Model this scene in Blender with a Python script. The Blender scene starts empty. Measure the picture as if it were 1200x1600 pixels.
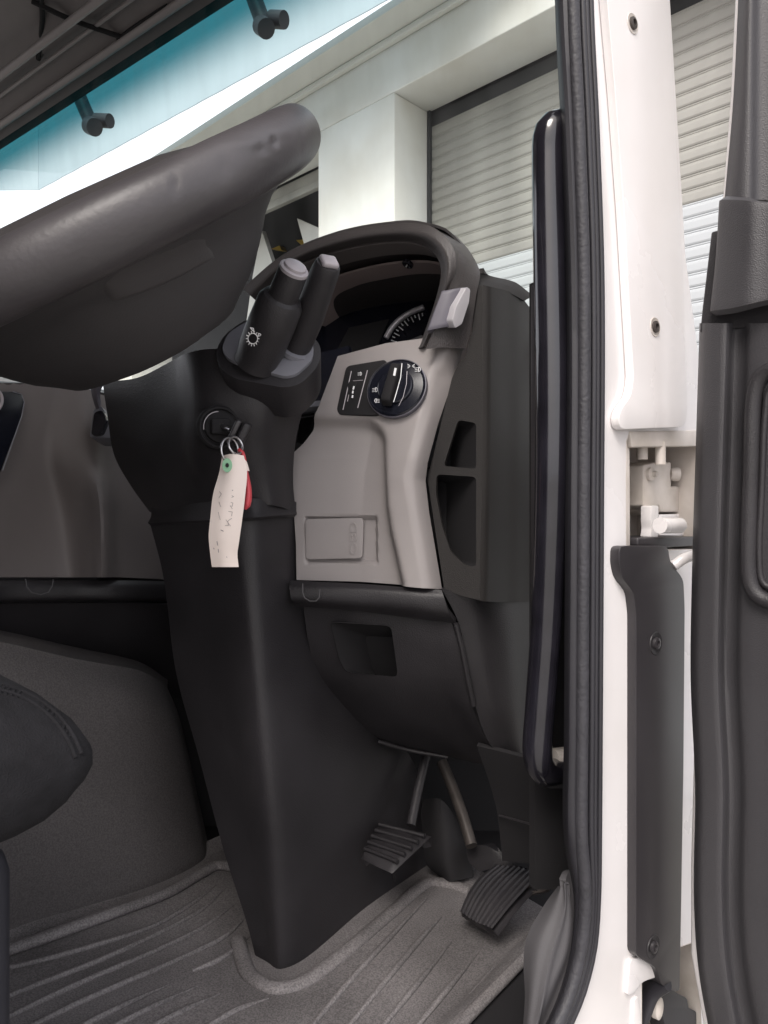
import bpy, bmesh, math, random
import numpy as np
from mathutils import Vector, Matrix
random.seed(7)
SC = bpy.context.scene
COL = SC.collection

# ------------------------------------------------------------------ camera, sky, sun, exposure
F, HOR = 1155.0, 795.0                 # focal length and horizon of the photograph, in photo pixels
YAW = math.radians(38)                 # the view is turned 38 degrees left of straight ahead
CAM = Vector((0, 0, 1.62))             # x = outwards through the driver's door, y = forwards, z = up
FW = Vector((-math.sin(YAW), math.cos(YAW), 0))
RT = Vector((math.cos(YAW), math.sin(YAW), 0))
UP = Vector((0, 0, 1))
cam = bpy.data.cameras.new('camera')
cam.lens = 36 * F / 1600
cam.sensor_width = 36
cam.shift_y = -(800 - HOR) / 1600
cam.clip_start = 0.02
cam.clip_end = 600
co = bpy.data.objects.new('camera', cam)
COL.objects.link(co)
co.location = CAM
co.rotation_euler = (math.pi / 2, 0, YAW)
SC.camera = co

SUN_EL, SUN_AZ = math.radians(48), math.radians(160)     # azimuth from +y towards +x
w = bpy.data.worlds.new('World')
SC.world = w
w.use_nodes = True
nt = w.node_tree
sky = nt.nodes.new('ShaderNodeTexSky')
sky.sky_type = 'NISHITA'
sky.sun_disc = False
sky.sun_elevation = SUN_EL
sky.sun_rotation = SUN_AZ
sky.dust_density = 9.0
sky.air_density = 1.0
sky.ozone_density = 0.6
# thin bright cloud over the whole sky: the clear-sky colours mixed with an even pale grey
cl = nt.nodes.new('ShaderNodeMix')
cl.data_type = 'RGBA'
cl.inputs[0].default_value = .8
cl.inputs[7].default_value = (5.25, 5.22, 5.48, 1)
nt.links.new(sky.outputs[0], cl.inputs[6])
nt.links.new(cl.outputs[2], nt.nodes['Background'].inputs[0])
nt.nodes['Background'].inputs[1].default_value = 0.13
sl = bpy.data.lights.new('sun', 'SUN')
sl.energy = 0.9
sl.angle = math.radians(25)
sl.color = (1, 0.97, 0.94)
so = bpy.data.objects.new('sun', sl)
COL.objects.link(so)
sd = Vector((math.sin(SUN_AZ) * math.cos(SUN_EL), math.cos(SUN_AZ) * math.cos(SUN_EL), math.sin(SUN_EL)))
so.rotation_euler = sd.to_track_quat('Z', 'Y').to_euler()
so.location = (3, -3, 8)
SC.view_settings.view_transform = 'Standard'
SC.view_settings.look = 'None'
SC.view_settings.gamma = 1
SC.view_settings.exposure = 1.38
SC.cycles.use_denoising = True
SC.cycles.max_bounces = 8
SC.cycles.diffuse_bounces = 4
SC.cycles.glossy_bounces = 3
SC.cycles.transparent_max_bounces = 8
SC.cycles.caustics_reflective = False
SC.cycles.caustics_refractive = False


# ------------------------------------------------------------------ helpers
def at(u, v, Z):
    u, v, Z = float(u), float(v), float(Z)
    return CAM + Z * (FW + RT * ((u - 600) / F) + UP * ((HOR - v) / F))


def hit(u, v, p0, n):
    u, v = float(u), float(v)
    d = FW + RT * ((u - 600) / F) + UP * ((HOR - v) / F)
    return CAM + d * ((p0 - CAM).dot(n) / d.dot(n))


def T(x, y, z):
    return Vector((x, y, z + CAM.z))


def mat(name, col, rough=.5, metal=0., spec=.5, bump=0., bscale=300., var=0., vscale=8., coat=0., col2=None, speck=0., aniso=None):
    m = bpy.data.materials.new(name)
    m.use_nodes = True
    N, L = m.node_tree.nodes, m.node_tree.links
    b = N['Principled BSDF']
    b.inputs['Roughness'].default_value = rough
    b.inputs['Metallic'].default_value = metal
    b.inputs['Specular IOR Level'].default_value = spec
    b.inputs['Coat Weight'].default_value = coat
    b.inputs['Base Color'].default_value = (*col, 1)
    tc = N.new('ShaderNodeTexCoord')
    if var or speck:
        no = N.new('ShaderNodeTexNoise')
        no.inputs['Scale'].default_value = vscale
        no.inputs['Detail'].default_value = 6
        L.new(tc.outputs['Object'], no.inputs['Vector'])
        rp = N.new('ShaderNodeValToRGB')
        rp.color_ramp.elements[0].position = .32
        rp.color_ramp.elements[1].position = .68
        c2 = col2 or tuple(c * (1 - var) for c in col)
        rp.color_ramp.elements[0].color = (*c2, 1)
        rp.color_ramp.elements[1].color = (*[min(1, c * (1 + var * .6)) for c in col], 1)
        L.new(no.outputs['Fac'], rp.inputs['Fac'])
        out = rp.outputs['Color']
        if speck:
            n2 = N.new('ShaderNodeTexNoise')
            n2.inputs['Scale'].default_value = 520
            n2.inputs['Detail'].default_value = 2
            L.new(tc.outputs['Object'], n2.inputs['Vector'])
            r2 = N.new('ShaderNodeValToRGB')
            r2.color_ramp.elements[0].position = .36
            r2.color_ramp.elements[1].position = .62
            r2.color_ramp.elements[0].color = (1 - speck, 1 - speck, 1 - speck, 1)
            r2.color_ramp.elements[1].color = (1 + speck * .5,) * 3 + (1,)
            L.new(n2.outputs['Fac'], r2.inputs['Fac'])
            mx = N.new('ShaderNodeMix')
            mx.data_type = 'RGBA'
            mx.blend_type = 'MULTIPLY'
            mx.inputs[0].default_value = 1
            L.new(out, mx.inputs[6])
            L.new(r2.outputs['Color'], mx.inputs[7])
            out = mx.outputs[2]
        L.new(out, b.inputs['Base Color'])
        rr = N.new('ShaderNodeMapRange')
        rr.inputs[3].default_value = max(.05, rough - .1)
        rr.inputs[4].default_value = min(1, rough + .1)
        L.new(no.outputs['Fac'], rr.inputs[0])
        L.new(rr.outputs[0], b.inputs['Roughness'])
    if bump:
        nb = N.new('ShaderNodeTexNoise')
        nb.inputs['Scale'].default_value = bscale
        nb.inputs['Detail'].default_value = 3
        L.new(tc.outputs['Object'], nb.inputs['Vector'])
        bp = N.new('ShaderNodeBump')
        bp.inputs['Strength'].default_value = bump
        bp.inputs['Distance'].default_value = .001
        L.new(nb.outputs['Fac'], bp.inputs['Height'])
        L.new(bp.outputs[0], b.inputs['Normal'])
    return m


def grain(name, col, rough, bump, scale, var=.15, vscale=6, spec=.5):
    """leather-like grain: voronoi cells as fine relief"""
    m = mat(name, col, rough, var=var, vscale=vscale, spec=spec)
    N, L = m.node_tree.nodes, m.node_tree.links
    tc = N.new('ShaderNodeTexCoord')
    vo = N.new('ShaderNodeTexVoronoi')
    vo.inputs['Scale'].default_value = scale
    L.new(tc.outputs['Object'], vo.inputs['Vector'])
    bp = N.new('ShaderNodeBump')
    bp.inputs['Strength'].default_value = bump
    bp.inputs['Distance'].default_value = .0008
    L.new(vo.outputs['Distance'], bp.inputs['Height'])
    L.new(bp.outputs[0], N['Principled BSDF'].inputs['Normal'])
    return m


M = {}
M['black'] = grain('black_plastic', (.026, .024, .0265), .45, .3, 700, var=.3, vscale=9, spec=.4)
M['blackgreen'] = grain('charcoal_plastic', (.020, .018, .0175), .58, .25, 900, var=.12, spec=.35)
M['blackm'] = mat('matt_black', (.019, .018, .0195), .8, bump=.1, spec=.25)
M['void'] = mat('unlit_black', (.019, .018, .0195), .85)
M['tan'] = mat('taupe_plastic', (.30, .275, .270), .5, bump=.12, bscale=900, var=.06, vscale=10)
M['tandark'] = mat('grey_taupe_plastic', (.155, .138, .135), .52, bump=.15, bscale=800, var=.08, vscale=8)
M['leather'] = mat('worn_leather', (.053, .048, .051), .42, bump=.25, bscale=260, var=.18, vscale=14, spec=.5)
M['hood'] = grain('hood_vinyl', (.056, .050, .050), .45, .4, 600, var=.1)
M['shade'] = mat('hood_lining', (.38, .31, .30), .6, bump=.1, var=.08)  # paler than the real lining, standing in for bounced light under the hood
M['doorv'] = grain('door_vinyl', (.044, .042, .046), .46, .32, 850, var=.1)
M['gloss'] = mat('gloss_black', (.014, .013, .018), .16, spec=.6, coat=.4, var=.3, vscale=30)
M['rubber'] = mat('seal_rubber', (.022, .021, .026), .48, bump=.15, bscale=500, var=.15)
M['rubber2'] = mat('seal_rubber_perforated', (.035, .034, .040), .55, bump=.9, bscale=260, var=.2, vscale=60)
M['white'] = mat('white_paint', (.79, .765, .77), .26, spec=.5, coat=.3, var=.04, vscale=5, col2=(.73, .70, .69), bump=.03, bscale=60)
M['cream'] = mat('cream_primer', (.66, .61, .57), .42, var=.10, vscale=26, bump=.15, bscale=120, col2=(.52, .47, .42))
M['greycover'] = mat('dark_grey_cover', (.034, .031, .034), .34, bump=.05, bscale=700, var=.08)
M['silltrim'] = mat('sill_plastic', (.065, .062, .066), .6, bump=.15, bscale=700, var=.08)
M['mat'] = mat('rubber_mat', (.190, .177, .178), .62, bump=.8, bscale=420, var=.36, vscale=6, speck=.34, spec=.25)
M['carpet'] = mat('tunnel_cover', (.108, .099, .099), .72, bump=.9, bscale=380, var=.12, vscale=5, speck=.25, spec=.3)
M['seat'] = mat('seat_fabric', (.017, .0165, .0185), .95, bump=.7, bscale=800, var=.25, vscale=60, spec=.15)
M['seatbase'] = mat('seat_base', (.020, .020, .027), .55)
M['silver'] = mat('silver_plastic', (.125, .118, .142), .48, var=.05)
M['silverlt'] = mat('bright_silver', (.60, .58, .61), .30, metal=.2)
M['padgrey'] = mat('stalk_pad_grey', (.20, .20, .225), .42, var=.08)
M['line'] = mat('shut_line_grey', (.06, .058, .062), .6)
M['tipgrey'] = mat('button_grey', (.38, .35, .37), .4)
M['steel'] = mat('steel', (.55, .54, .55), .3, metal=1.)
M['dull'] = mat('dull_steel', (.07, .06, .055), .55, metal=.3, var=.3, vscale=40)
M['paper'] = mat('paper_tag', (.84, .74, .68), .8, var=.05, vscale=20)
M['green'] = mat('green_eyelet', (.24, .46, .29), .6)
M['red'] = mat('red_plastic', (.55, .06, .075), .4)
M['ink'] = mat('pencil', (.34, .30, .29), .8)
M['ink2'] = mat('ink_dark', (.16, .14, .15), .8)
M['mark'] = mat('white_print', (.75, .75, .76), .5)
M['navy'] = mat('cluster_lens', (.010, .011, .018), .22, spec=.5)
M['wall'] = mat('painted_render', (.77, .775, .755), .75, var=.10, vscale=1.6, col2=(.66, .64, .58), bump=.2, bscale=40)
M['soffit'] = mat('soffit_render', (.68, .675, .63), .75, var=.06, vscale=1.5)
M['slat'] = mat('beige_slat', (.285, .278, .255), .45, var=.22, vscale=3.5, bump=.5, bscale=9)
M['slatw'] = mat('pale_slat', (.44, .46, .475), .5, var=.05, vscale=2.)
M['blue'] = mat('blue_sheet', (.36, .46, .51), .55, var=.05, vscale=1.)
M['asph'] = mat('yard_concrete', (.33, .32, .30), .9, var=.2, vscale=.8, bump=.4, bscale=30)
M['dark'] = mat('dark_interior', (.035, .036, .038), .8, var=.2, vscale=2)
M['yellow'] = mat('yellow_paint', (.62, .42, .07), .5)
M['head'] = mat('roof_trim', (.20, .18, .18), .7, bump=.3, bscale=250, var=.1)
M['ridge'] = mat('lit_trim_ridge', (.30, .27, .27), .5)  # paler than the roof trim: the ridge highlights are put into the colour
M['visor'] = mat('visor_bracket', (.035, .035, .042), .5)
M['panelw'] = mat('white_panel', (.72, .71, .68), .6, var=.04)

# windscreen glass: thin pane with a real teal tint band along its top edge
g = bpy.data.materials.new('windscreen_glass')
g.use_nodes = True
N, L = g.node_tree.nodes, g.node_tree.links
N.remove(N['Principled BSDF'])
geo = N.new('ShaderNodeNewGeometry')
sx = N.new('ShaderNodeSeparateXYZ')
L.new(geo.outputs['Position'], sx.inputs[0])
mr = N.new('ShaderNodeMapRange')
mr.interpolation_type = 'SMOOTHSTEP'
mr.inputs[1].default_value = CAM.z + .965
mr.inputs[2].default_value = CAM.z + 1.105
L.new(sx.outputs['Z'], mr.inputs[0])
mc = N.new('ShaderNodeMix')
mc.data_type = 'RGBA'
mc.inputs[6].default_value = (.90, .95, .93, 1)
mc.inputs[7].default_value = (.045, .215, .25, 1)
L.new(mr.outputs[0], mc.inputs[0])
tr = N.new('ShaderNodeBsdfTransparent')
L.new(mc.outputs[2], tr.inputs[0])
gl = N.new('ShaderNodeBsdfGlossy')
gl.inputs['Roughness'].default_value = .02
fr = N.new('ShaderNodeFresnel')
fr.inputs[0].default_value = 1.3
ms = N.new('ShaderNodeMixShader')
L.new(fr.outputs[0], ms.inputs[0])
L.new(tr.outputs[0], ms.inputs[1])
L.new(gl.outputs[0], ms.inputs[2])
df = N.new('ShaderNodeBsdfDiffuse')
df.inputs[0].default_value = (.75, .75, .75, 1)
tcg = N.new('ShaderNodeTexCoord')
mpg = N.new('ShaderNodeMapping')
mpg.inputs['Scale'].default_value = (14, 14, 3)
L.new(tcg.outputs['Object'], mpg.inputs[0])
ng = N.new('ShaderNodeTexNoise')
ng.inputs['Scale'].default_value = 1.5
ng.inputs['Detail'].default_value = 8
L.new(mpg.outputs[0], ng.inputs['Vector'])
rg_ = N.new('ShaderNodeMapRange')
rg_.inputs[1].default_value = .35
rg_.inputs[2].default_value = .8
rg_.inputs[3].default_value = .012
rg_.inputs[4].default_value = .09
L.new(ng.outputs['Fac'], rg_.inputs[0])
md_ = N.new('ShaderNodeMixShader')                 # a film of dust on the pane
L.new(rg_.outputs[0], md_.inputs[0])
L.new(ms.outputs[0], md_.inputs[1])
L.new(df.outputs[0], md_.inputs[2])
L.new(md_.outputs[0], N['Material Output'].inputs[0])
M['glass'] = g
gp = bpy.data.materials.new('side_glass')
gp.use_nodes = True
N, L = gp.node_tree.nodes, gp.node_tree.links
N.remove(N['Principled BSDF'])
t2 = N.new('ShaderNodeBsdfTransparent')
t2.inputs[0].default_value = (.86, .92, .90, 1)
g2 = N.new('ShaderNodeBsdfGlossy')
g2.inputs['Roughness'].default_value = .02
m2 = N.new('ShaderNodeMixShader')
f2 = N.new('ShaderNodeFresnel')
L.new(f2.outputs[0], m2.inputs[0])
L.new(t2.outputs[0], m2.inputs[1])
L.new(g2.outputs[0], m2.inputs[2])
L.new(m2.outputs[0], N['Material Output'].inputs[0])
M['pane'] = gp

WLOC = {}


def link(o, parent=None):
    COL.objects.link(o)
    WLOC[o] = Vector(o.location)
    if parent is not None:
        o.parent = parent
        o.matrix_parent_inverse = Matrix.Translation(-WLOC[parent])
    return o


def thing(name, label, cat, loc, group=None, parent=None):
    """an Empty at a thing's base that parents its parts (or, with a parent, a part that has pieces of its own)"""
    o = bpy.data.objects.new(name, None)
    o.location = loc
    o.empty_display_size = .05
    o['label'] = label
    if cat:
        o['category'] = cat
    if group:
        o['group'] = group
    return link(o, parent)


def obj(name, verts, faces, m, parent=None, smooth=True, auto=35, bevel=0, recalc=True):
    me = bpy.data.meshes.new(name)
    c = Vector((0, 0, 0))
    for p in verts:
        c += Vector(p)
    c /= len(verts)
    me.from_pydata([tuple(Vector(p) - c) for p in verts], [], faces)
    if recalc or bevel:
        bm = bmesh.new()
        bm.from_mesh(me)
        if recalc:
            bmesh.ops.recalc_face_normals(bm, faces=bm.faces)
        if bevel:
            ed = [e for e in bm.edges if len(e.link_faces) == 2 and e.calc_face_angle(0) > .6]
            bmesh.ops.bevel(bm, geom=ed, offset=bevel, segments=3, profile=.5, affect='EDGES', clamp_overlap=True)
        bm.to_mesh(me)
        bm.free()
    if smooth:
        for p in me.polygons:
            p.use_smooth = True
        me.set_sharp_from_angle(angle=math.radians(auto))
    me.materials.append(m if not isinstance(m, str) else M[m])
    o = bpy.data.objects.new(name, me)
    o.location = c
    return link(o, parent)


def cr(P, n):
    """n samples of a Catmull-Rom curve through the points P (by chord length)"""
    P = [np.array(p, float) for p in P]
    if len(P) == 2:
        return [P[0] + (P[1] - P[0]) * t for t in np.linspace(0, 1, n)]
    d = [0.]
    for a, b in zip(P, P[1:]):
        d.append(d[-1] + max(1e-9, np.linalg.norm((b - a)[:3])))
    d = np.array(d)
    P = np.array(P)
    mm = np.zeros_like(P)
    for i in range(len(P)):
        if i == 0:
            mm[i] = (P[1] - P[0]) / (d[1] - d[0])
        elif i == len(P) - 1:
            mm[i] = (P[-1] - P[-2]) / (d[-1] - d[-2])
        else:
            mm[i] = (P[i + 1] - P[i - 1]) / (d[i + 1] - d[i - 1])
    out = []
    for s in np.linspace(0, d[-1], n):
        i = min(len(P) - 2, max(0, int(np.searchsorted(d, s) - 1)))
        h = d[i + 1] - d[i]
        t = (s - d[i]) / h
        out.append((2 * t**3 - 3 * t**2 + 1) * P[i] + (t**3 - 2 * t**2 + t) * h * mm[i]
                   + (-2 * t**3 + 3 * t**2) * P[i + 1] + (t**3 - t**2) * h * mm[i + 1])
    return out


def lin(P, n):
    P = np.array([np.array(p, float) for p in P])
    d = np.r_[0, np.cumsum(np.linalg.norm(np.diff(P[:, :3], axis=0), axis=1))]
    return [np.array([np.interp(s, d, P[:, k]) for k in range(P.shape[1])]) for s in np.linspace(0, d[-1], n)]


def to3(p):
    return at(p[0], p[1], p[2])


def sheet(name, rails, m, parent, nu=24, nv=32, thick=.004, across='cr', along='cr', world=False, roll=0., rollw=.06, disp=None):
    """a curved panel through several rails (each a list of photo pixel u, v and depth Z), with thickness behind it.
    roll rounds its border backwards; disp(u, v, s, t) lifts it towards the viewer, in metres"""
    R3 = []
    for r in rails:
        pts = [np.array(p, float) if world else np.array(to3(p)) for p in r]
        R3.append(cr(pts, nv) if along == 'cr' else lin(pts, nv))
    G = np.zeros((nv, nu, 3))
    for j in range(nv):
        row = [r[j] for r in R3]
        G[j] = np.array(cr(row, nu) if across == 'cr' else lin(row, nu))

    def norm(G):
        du = np.gradient(G, axis=1)
        dv = np.gradient(G, axis=0)
        n = np.cross(du, dv)
        n /= np.maximum(1e-12, np.linalg.norm(n, axis=2, keepdims=True))
        c = np.array(CAM) - G
        if (n * c).sum() < 0:
            n = -n
        return n
    n = norm(G)
    if disp or roll:
        D = np.zeros((nv, nu))
        for j in range(nv):
            for i in range(nu):
                s, t = i / (nu - 1), j / (nv - 1)
                if disp:
                    q = Vector(G[j, i]) - CAM
                    z = q.dot(FW)
                    D[j, i] += disp(600 + F * q.dot(RT) / z, HOR - F * q.z / z, s, t)
                if roll:
                    e = min(s, 1 - s, t, 1 - t) / rollw
                    if e < 1:
                        D[j, i] -= roll * (1 - math.sqrt(max(0, 1 - (1 - e)**2)))
        G = G + n * D[..., None]
        n = norm(G)
    B = G - n * thick
    V = [tuple(p) for p in G.reshape(-1, 3)] + [tuple(p) for p in B.reshape(-1, 3)]
    o = nu * nv
    Fc = []
    for j in range(nv - 1):
        for i in range(nu - 1):
            a = j * nu + i
            Fc.append((a, a + 1, a + nu + 1, a + nu))
            Fc.append((o + a, o + a + nu, o + a + nu + 1, o + a + 1))
    loop = [i for i in range(nu)] + [j * nu + nu - 1 for j in range(1, nv)] + [(nv - 1) * nu + i for i in range(nu - 2, -1, -1)] + [j * nu for j in range(nv - 2, 0, -1)]
    for a, b in zip(loop, loop[1:] + loop[:1]):
        Fc.append((a, b, o + b, o + a))
    return obj(name, V, Fc, m, parent)


def fill2d(outline, holes=()):
    bm = bmesh.new()
    ed = []
    for lp in [outline, *holes]:
        vs = [bm.verts.new((p[0], p[1], 0)) for p in lp]
        for a, b in zip(vs, vs[1:] + vs[:1]):
            ed.append(bm.edges.new((a, b)))
    bmesh.ops.triangle_fill(bm, edges=ed, use_beauty=True, use_dissolve=False)
    bm.verts.index_update()
    V = [(v.co.x, v.co.y) for v in bm.verts]
    Fc = [[v.index for v in f.verts] for f in bm.faces]
    B = [(e.verts[0].index, e.verts[1].index) for e in bm.edges if len(e.link_faces) == 1]
    bm.free()
    return V, Fc, B


def rnd(poly, r, n=4):
    """round the corners of a 2D polygon"""
    out = []
    k = len(poly)
    for i in range(k):
        p, a, b = np.array(poly[i][:2], float), np.array(poly[i - 1][:2], float), np.array(poly[(i + 1) % k][:2], float)
        la, lb = np.linalg.norm(a - p), np.linalg.norm(b - p)
        q = min(r, la * .45, lb * .45)
        A, Bq = p + (a - p) / la * q, p + (b - p) / lb * q
        for t in np.linspace(0, 1, n):
            out.append(tuple((1 - t)**2 * A + 2 * t * (1 - t) * p + t * t * Bq))
    return out


def plate(name, outline, lift, thick, m, parent, holes=(), back=None, bevel=0., auto=35, smooth=True):
    """flat-ish piece: a photo outline lifted into space by lift(u, v), given thickness along 'back' (away from the viewer)"""
    V, Fc, B = fill2d(outline, holes)
    P = [lift(*p) for p in V]
    n = Vector((0, 0, 0))
    for f in Fc:
        n += (P[f[1]] - P[f[0]]).cross(P[f[2]] - P[f[0]])
    n.normalize()
    c = sum(P, Vector()) / len(P)
    if n.dot(CAM - c) < 0:
        n = -n
    bk = back if back is not None else -n
    k = len(P)
    Q = P + [p + bk * thick for p in P]
    FF = [tuple(f) for f in Fc] + [tuple(k + i for i in reversed(f)) for f in Fc] + [(a, b, k + b, k + a) for a, b in B]
    return obj(name, Q, FF, m, parent, smooth=smooth, bevel=bevel, auto=auto)


def plane(*pts):
    a, b, c = [at(*p) for p in pts]
    n = (b - a).cross(c - a)
    return lambda u, v: hit(u, v, a, n)


def wplane(p0, n):
    return lambda u, v: hit(u, v, p0, n)


def off(lf, d):
    """the same lift, brought d metres nearer along the view ray"""
    def f(u, v):
        p = lf(u, v)
        return p + (CAM - p).normalized() * d
    return f


def cut(o, outline, lift, depth=.1, front=.05, back=None):
    """cut an opening of this outline out of object o"""
    V, Fc, B = fill2d(outline)
    P = [lift(*p) for p in V]
    bk = back if back is not None else (sum(P, Vector()) / len(P) - CAM).normalized()
    k = len(P)
    Q = [p - bk * front for p in P] + [p + bk * depth for p in P]
    FF = [tuple(f) for f in Fc] + [tuple(k + i for i in reversed(f)) for f in Fc] + [(a, b, k + b, k + a) for a, b in B]
    c = obj('cutter', Q, FF, 'void')
    md = o.modifiers.new('cut', 'BOOLEAN')
    md.object = c
    md.operation = 'DIFFERENCE'
    md.solver = 'EXACT'
    bpy.context.view_layer.update()
    me = bpy.data.meshes.new_from_object(o.evaluated_get(bpy.context.evaluated_depsgraph_get()))
    o.modifiers.clear()
    old = o.data
    o.data = me
    me.name = old.name
    del WLOC[c]
    bpy.data.objects.remove(c)
    for p in me.polygons:
        p.use_smooth = True
    me.set_sharp_from_angle(angle=math.radians(35))


def pocket(name, outline, lift, depth, m, parent, back, shrink=.9):
    """an open-fronted tray: walls going in from the outline and a floor"""
    P = [lift(*p) for p in outline]
    c = sum(P, Vector()) / len(P)
    k = len(P)
    Q = P + [c + (p - c) * shrink + back * depth for p in P] + [c + (p - c) * 1.03 + back * .0005 for p in P] + [c + (p - c) * (shrink + .04) + back * (depth + .003) for p in P]
    FF = []
    for i in range(k):
        j = (i + 1) % k
        FF += [(i, j, k + j, k + i), (2 * k + j, 2 * k + i, 3 * k + i, 3 * k + j), (i, 2 * k + i, 2 * k + j, j)]
    FF += [tuple(range(k, 2 * k)), tuple(reversed(range(3 * k, 4 * k)))]
    return obj(name, Q, FF, m, parent)


def tube(name, pts, r, m, parent, seg=16, n=40, flat=1., smoothpath=True, cap=True, world=False, upv=None):
    """round bar along pts; each pt (u, v, Z[, r]); r metres"""
    P = []
    for p in pts:
        q = Vector(p[:3]) if world else to3(p)
        P.append((*q, p[3] if len(p) > 3 else r))
    P = cr(P, n) if smoothpath else [np.array(p) for p in P]
    V, Fc = [], []
    prev = None
    k = len(P)
    for i, p in enumerate(P):
        t = Vector(P[min(k - 1, i + 1)][:3]) - Vector(P[max(0, i - 1)][:3])
        t.normalize()
        if prev is None:
            a = t.orthogonal().normalized() if upv is None else (upv - t * upv.dot(t)).normalized()
        else:
            a = (prev - t * prev.dot(t)).normalized()
        prev = a
        b = t.cross(a)
        for s in range(seg):
            an = 2 * math.pi * s / seg
            V.append(Vector(p[:3]) + (a * math.cos(an) * flat + b * math.sin(an)) * p[3])
        if i:
            o = (i - 1) * seg
            for s in range(seg):
                s2 = (s + 1) % seg
                Fc.append((o + s, o + s2, o + seg + s2, o + seg + s))
    if cap:
        Fc.append(tuple(reversed(range(seg))))
        Fc.append(tuple(range((k - 1) * seg, k * seg)))
    return obj(name, V, Fc, m, parent, auto=50)


def lathe(name, prof, c, axis, m, parent, seg=32, squash=1., auto=35, upv=None):
    """prof = [(radius, height along axis)...] closed solid of revolution"""
    axis = Vector(axis).normalized()
    a = axis.orthogonal().normalized() if upv is None else (upv - axis * upv.dot(axis)).normalized()
    b = axis.cross(a)
    V, Fc = [], []
    for r, h in prof:
        for s in range(seg):
            an = 2 * math.pi * s / seg
            V.append(Vector(c) + axis * h + (a * math.cos(an) * squash + b * math.sin(an)) * max(r, 1e-5))
    for i in range(len(prof) - 1):
        for s in range(seg):
            s2 = (s + 1) % seg
            Fc.append((i * seg + s, i * seg + s2, (i + 1) * seg + s2, (i + 1) * seg + s))
    Fc.append(tuple(range(seg)))
    Fc.append(tuple(range((len(prof) - 1) * seg, len(prof) * seg)))
    return obj(name, V, Fc, m, parent, auto=auto)


def box(name, c, ax, ay, az, size, m, parent, bevel=.002, taper=1.):
    """bevelled block with its own axes"""
    ax, ay, az = [Vector(q).normalized() for q in (ax, ay, az)]
    V = []
    for k in (-1, 1):
        f = taper if k > 0 else 1
        for i, j in ((-1, -1), (1, -1), (1, 1), (-1, 1)):
            V.append(Vector(c) + ax * i * size[0] / 2 * f + ay * j * size[1] / 2 * f + az * k * size[2] / 2)
    Fc = [(0, 3, 2, 1), (4, 5, 6, 7), (0, 1, 5, 4), (1, 2, 6, 5), (2, 3, 7, 6), (3, 0, 4, 7)]
    return obj(name, V, Fc, m, parent, bevel=bevel)


def wbox(name, x0, x1, y0, y1, z0, z1, m, parent=None, bevel=.004):
    return box(name, T((x0 + x1) / 2, (y0 + y1) / 2, (z0 + z1) / 2), (1, 0, 0), (0, 1, 0), (0, 0, 1), (abs(x1 - x0), abs(y1 - y0), abs(z1 - z0)), m, parent, bevel)


def stroke(name, polys, lift, width, m, parent):
    """flat printed lines: each poly is a list of (u, v); width in metres"""
    V, Fc = [], []
    for P in polys:
        Q = [lift(*p) for p in P]
        vd = (Q[0] - CAM).normalized()
        for a, b in zip(Q, Q[1:]):
            s = (b - a).cross(vd).normalized() * width / 2
            e = (b - a).normalized() * width * .3
            o = len(V)
            V += [a - s - e, a + s - e, b + s + e, b - s + e]
            Fc.append((o, o + 1, o + 2, o + 3))
    return obj(name, V, Fc, m, parent, smooth=False, recalc=False)


def ray(o, u, v, lift=0.):
    """where the line of sight through photo pixel (u, v) first meets object o"""
    from mathutils.bvhtree import BVHTree
    if o not in BV:
        BV[o] = BVHTree.FromPolygons([q.co + WLOC[o] for q in o.data.vertices], [tuple(p.vertices) for p in o.data.polygons])
    d = (FW + RT * ((float(u) - 600) / F) + UP * ((HOR - float(v)) / F)).normalized()
    h = BV[o].ray_cast(CAM, d)[0]
    return None if h is None else h - d * lift


BV = {}


def struct(o):
    o['kind'] = 'structure'
    return o


def setlab(o, label, cat, group=None):
    o['label'] = label
    o['category'] = cat
    if group:
        o['group'] = group
    return o


def circ(cu, cv, r, n=24, sq=1., a0=0, a1=2 * math.pi, close=False):
    k = n + 1 if close else n
    return [(cu + r * sq * math.cos(a0 + (a1 - a0) * i / n), cv + r * math.sin(a0 + (a1 - a0) * i / n)) for i in range(k)]

# ------------------------------------------------------------------ yard and building
gnd = obj('ground', [(-300, -300, 0), (300, -300, 0), (300, 300, 0), (-300, 300, 0)], [(0, 1, 2, 3)], 'asph', smooth=False)
struct(gnd)

D2 = np.array((-.7206, .693))
N2 = np.array((-.693, -.7206))
P2 = np.array((.326, 5.3))


def fac(s, h, t):
    """point on the building: s metres along the facade to the left, h above eye level, t out of the shutter plane"""
    q = P2 + D2 * s + N2 * t
    return CAM + RT * q[0] + FW * q[1] + UP * h


FD = (RT * D2[0] + FW * D2[1]).normalized()
FN = (RT * N2[0] + FW * N2[1]).normalized()
GZ = -CAM.z


def fbox(name, s0, s1, h0, h1, t0, t1, m, parent, bevel=.006):
    return box(name, fac((s0 + s1) / 2, (h0 + h1) / 2, (t0 + t1) / 2), FD, FN, UP, (abs(s1 - s0), abs(t1 - t0), abs(h1 - h0)), m, parent, bevel)


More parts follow.
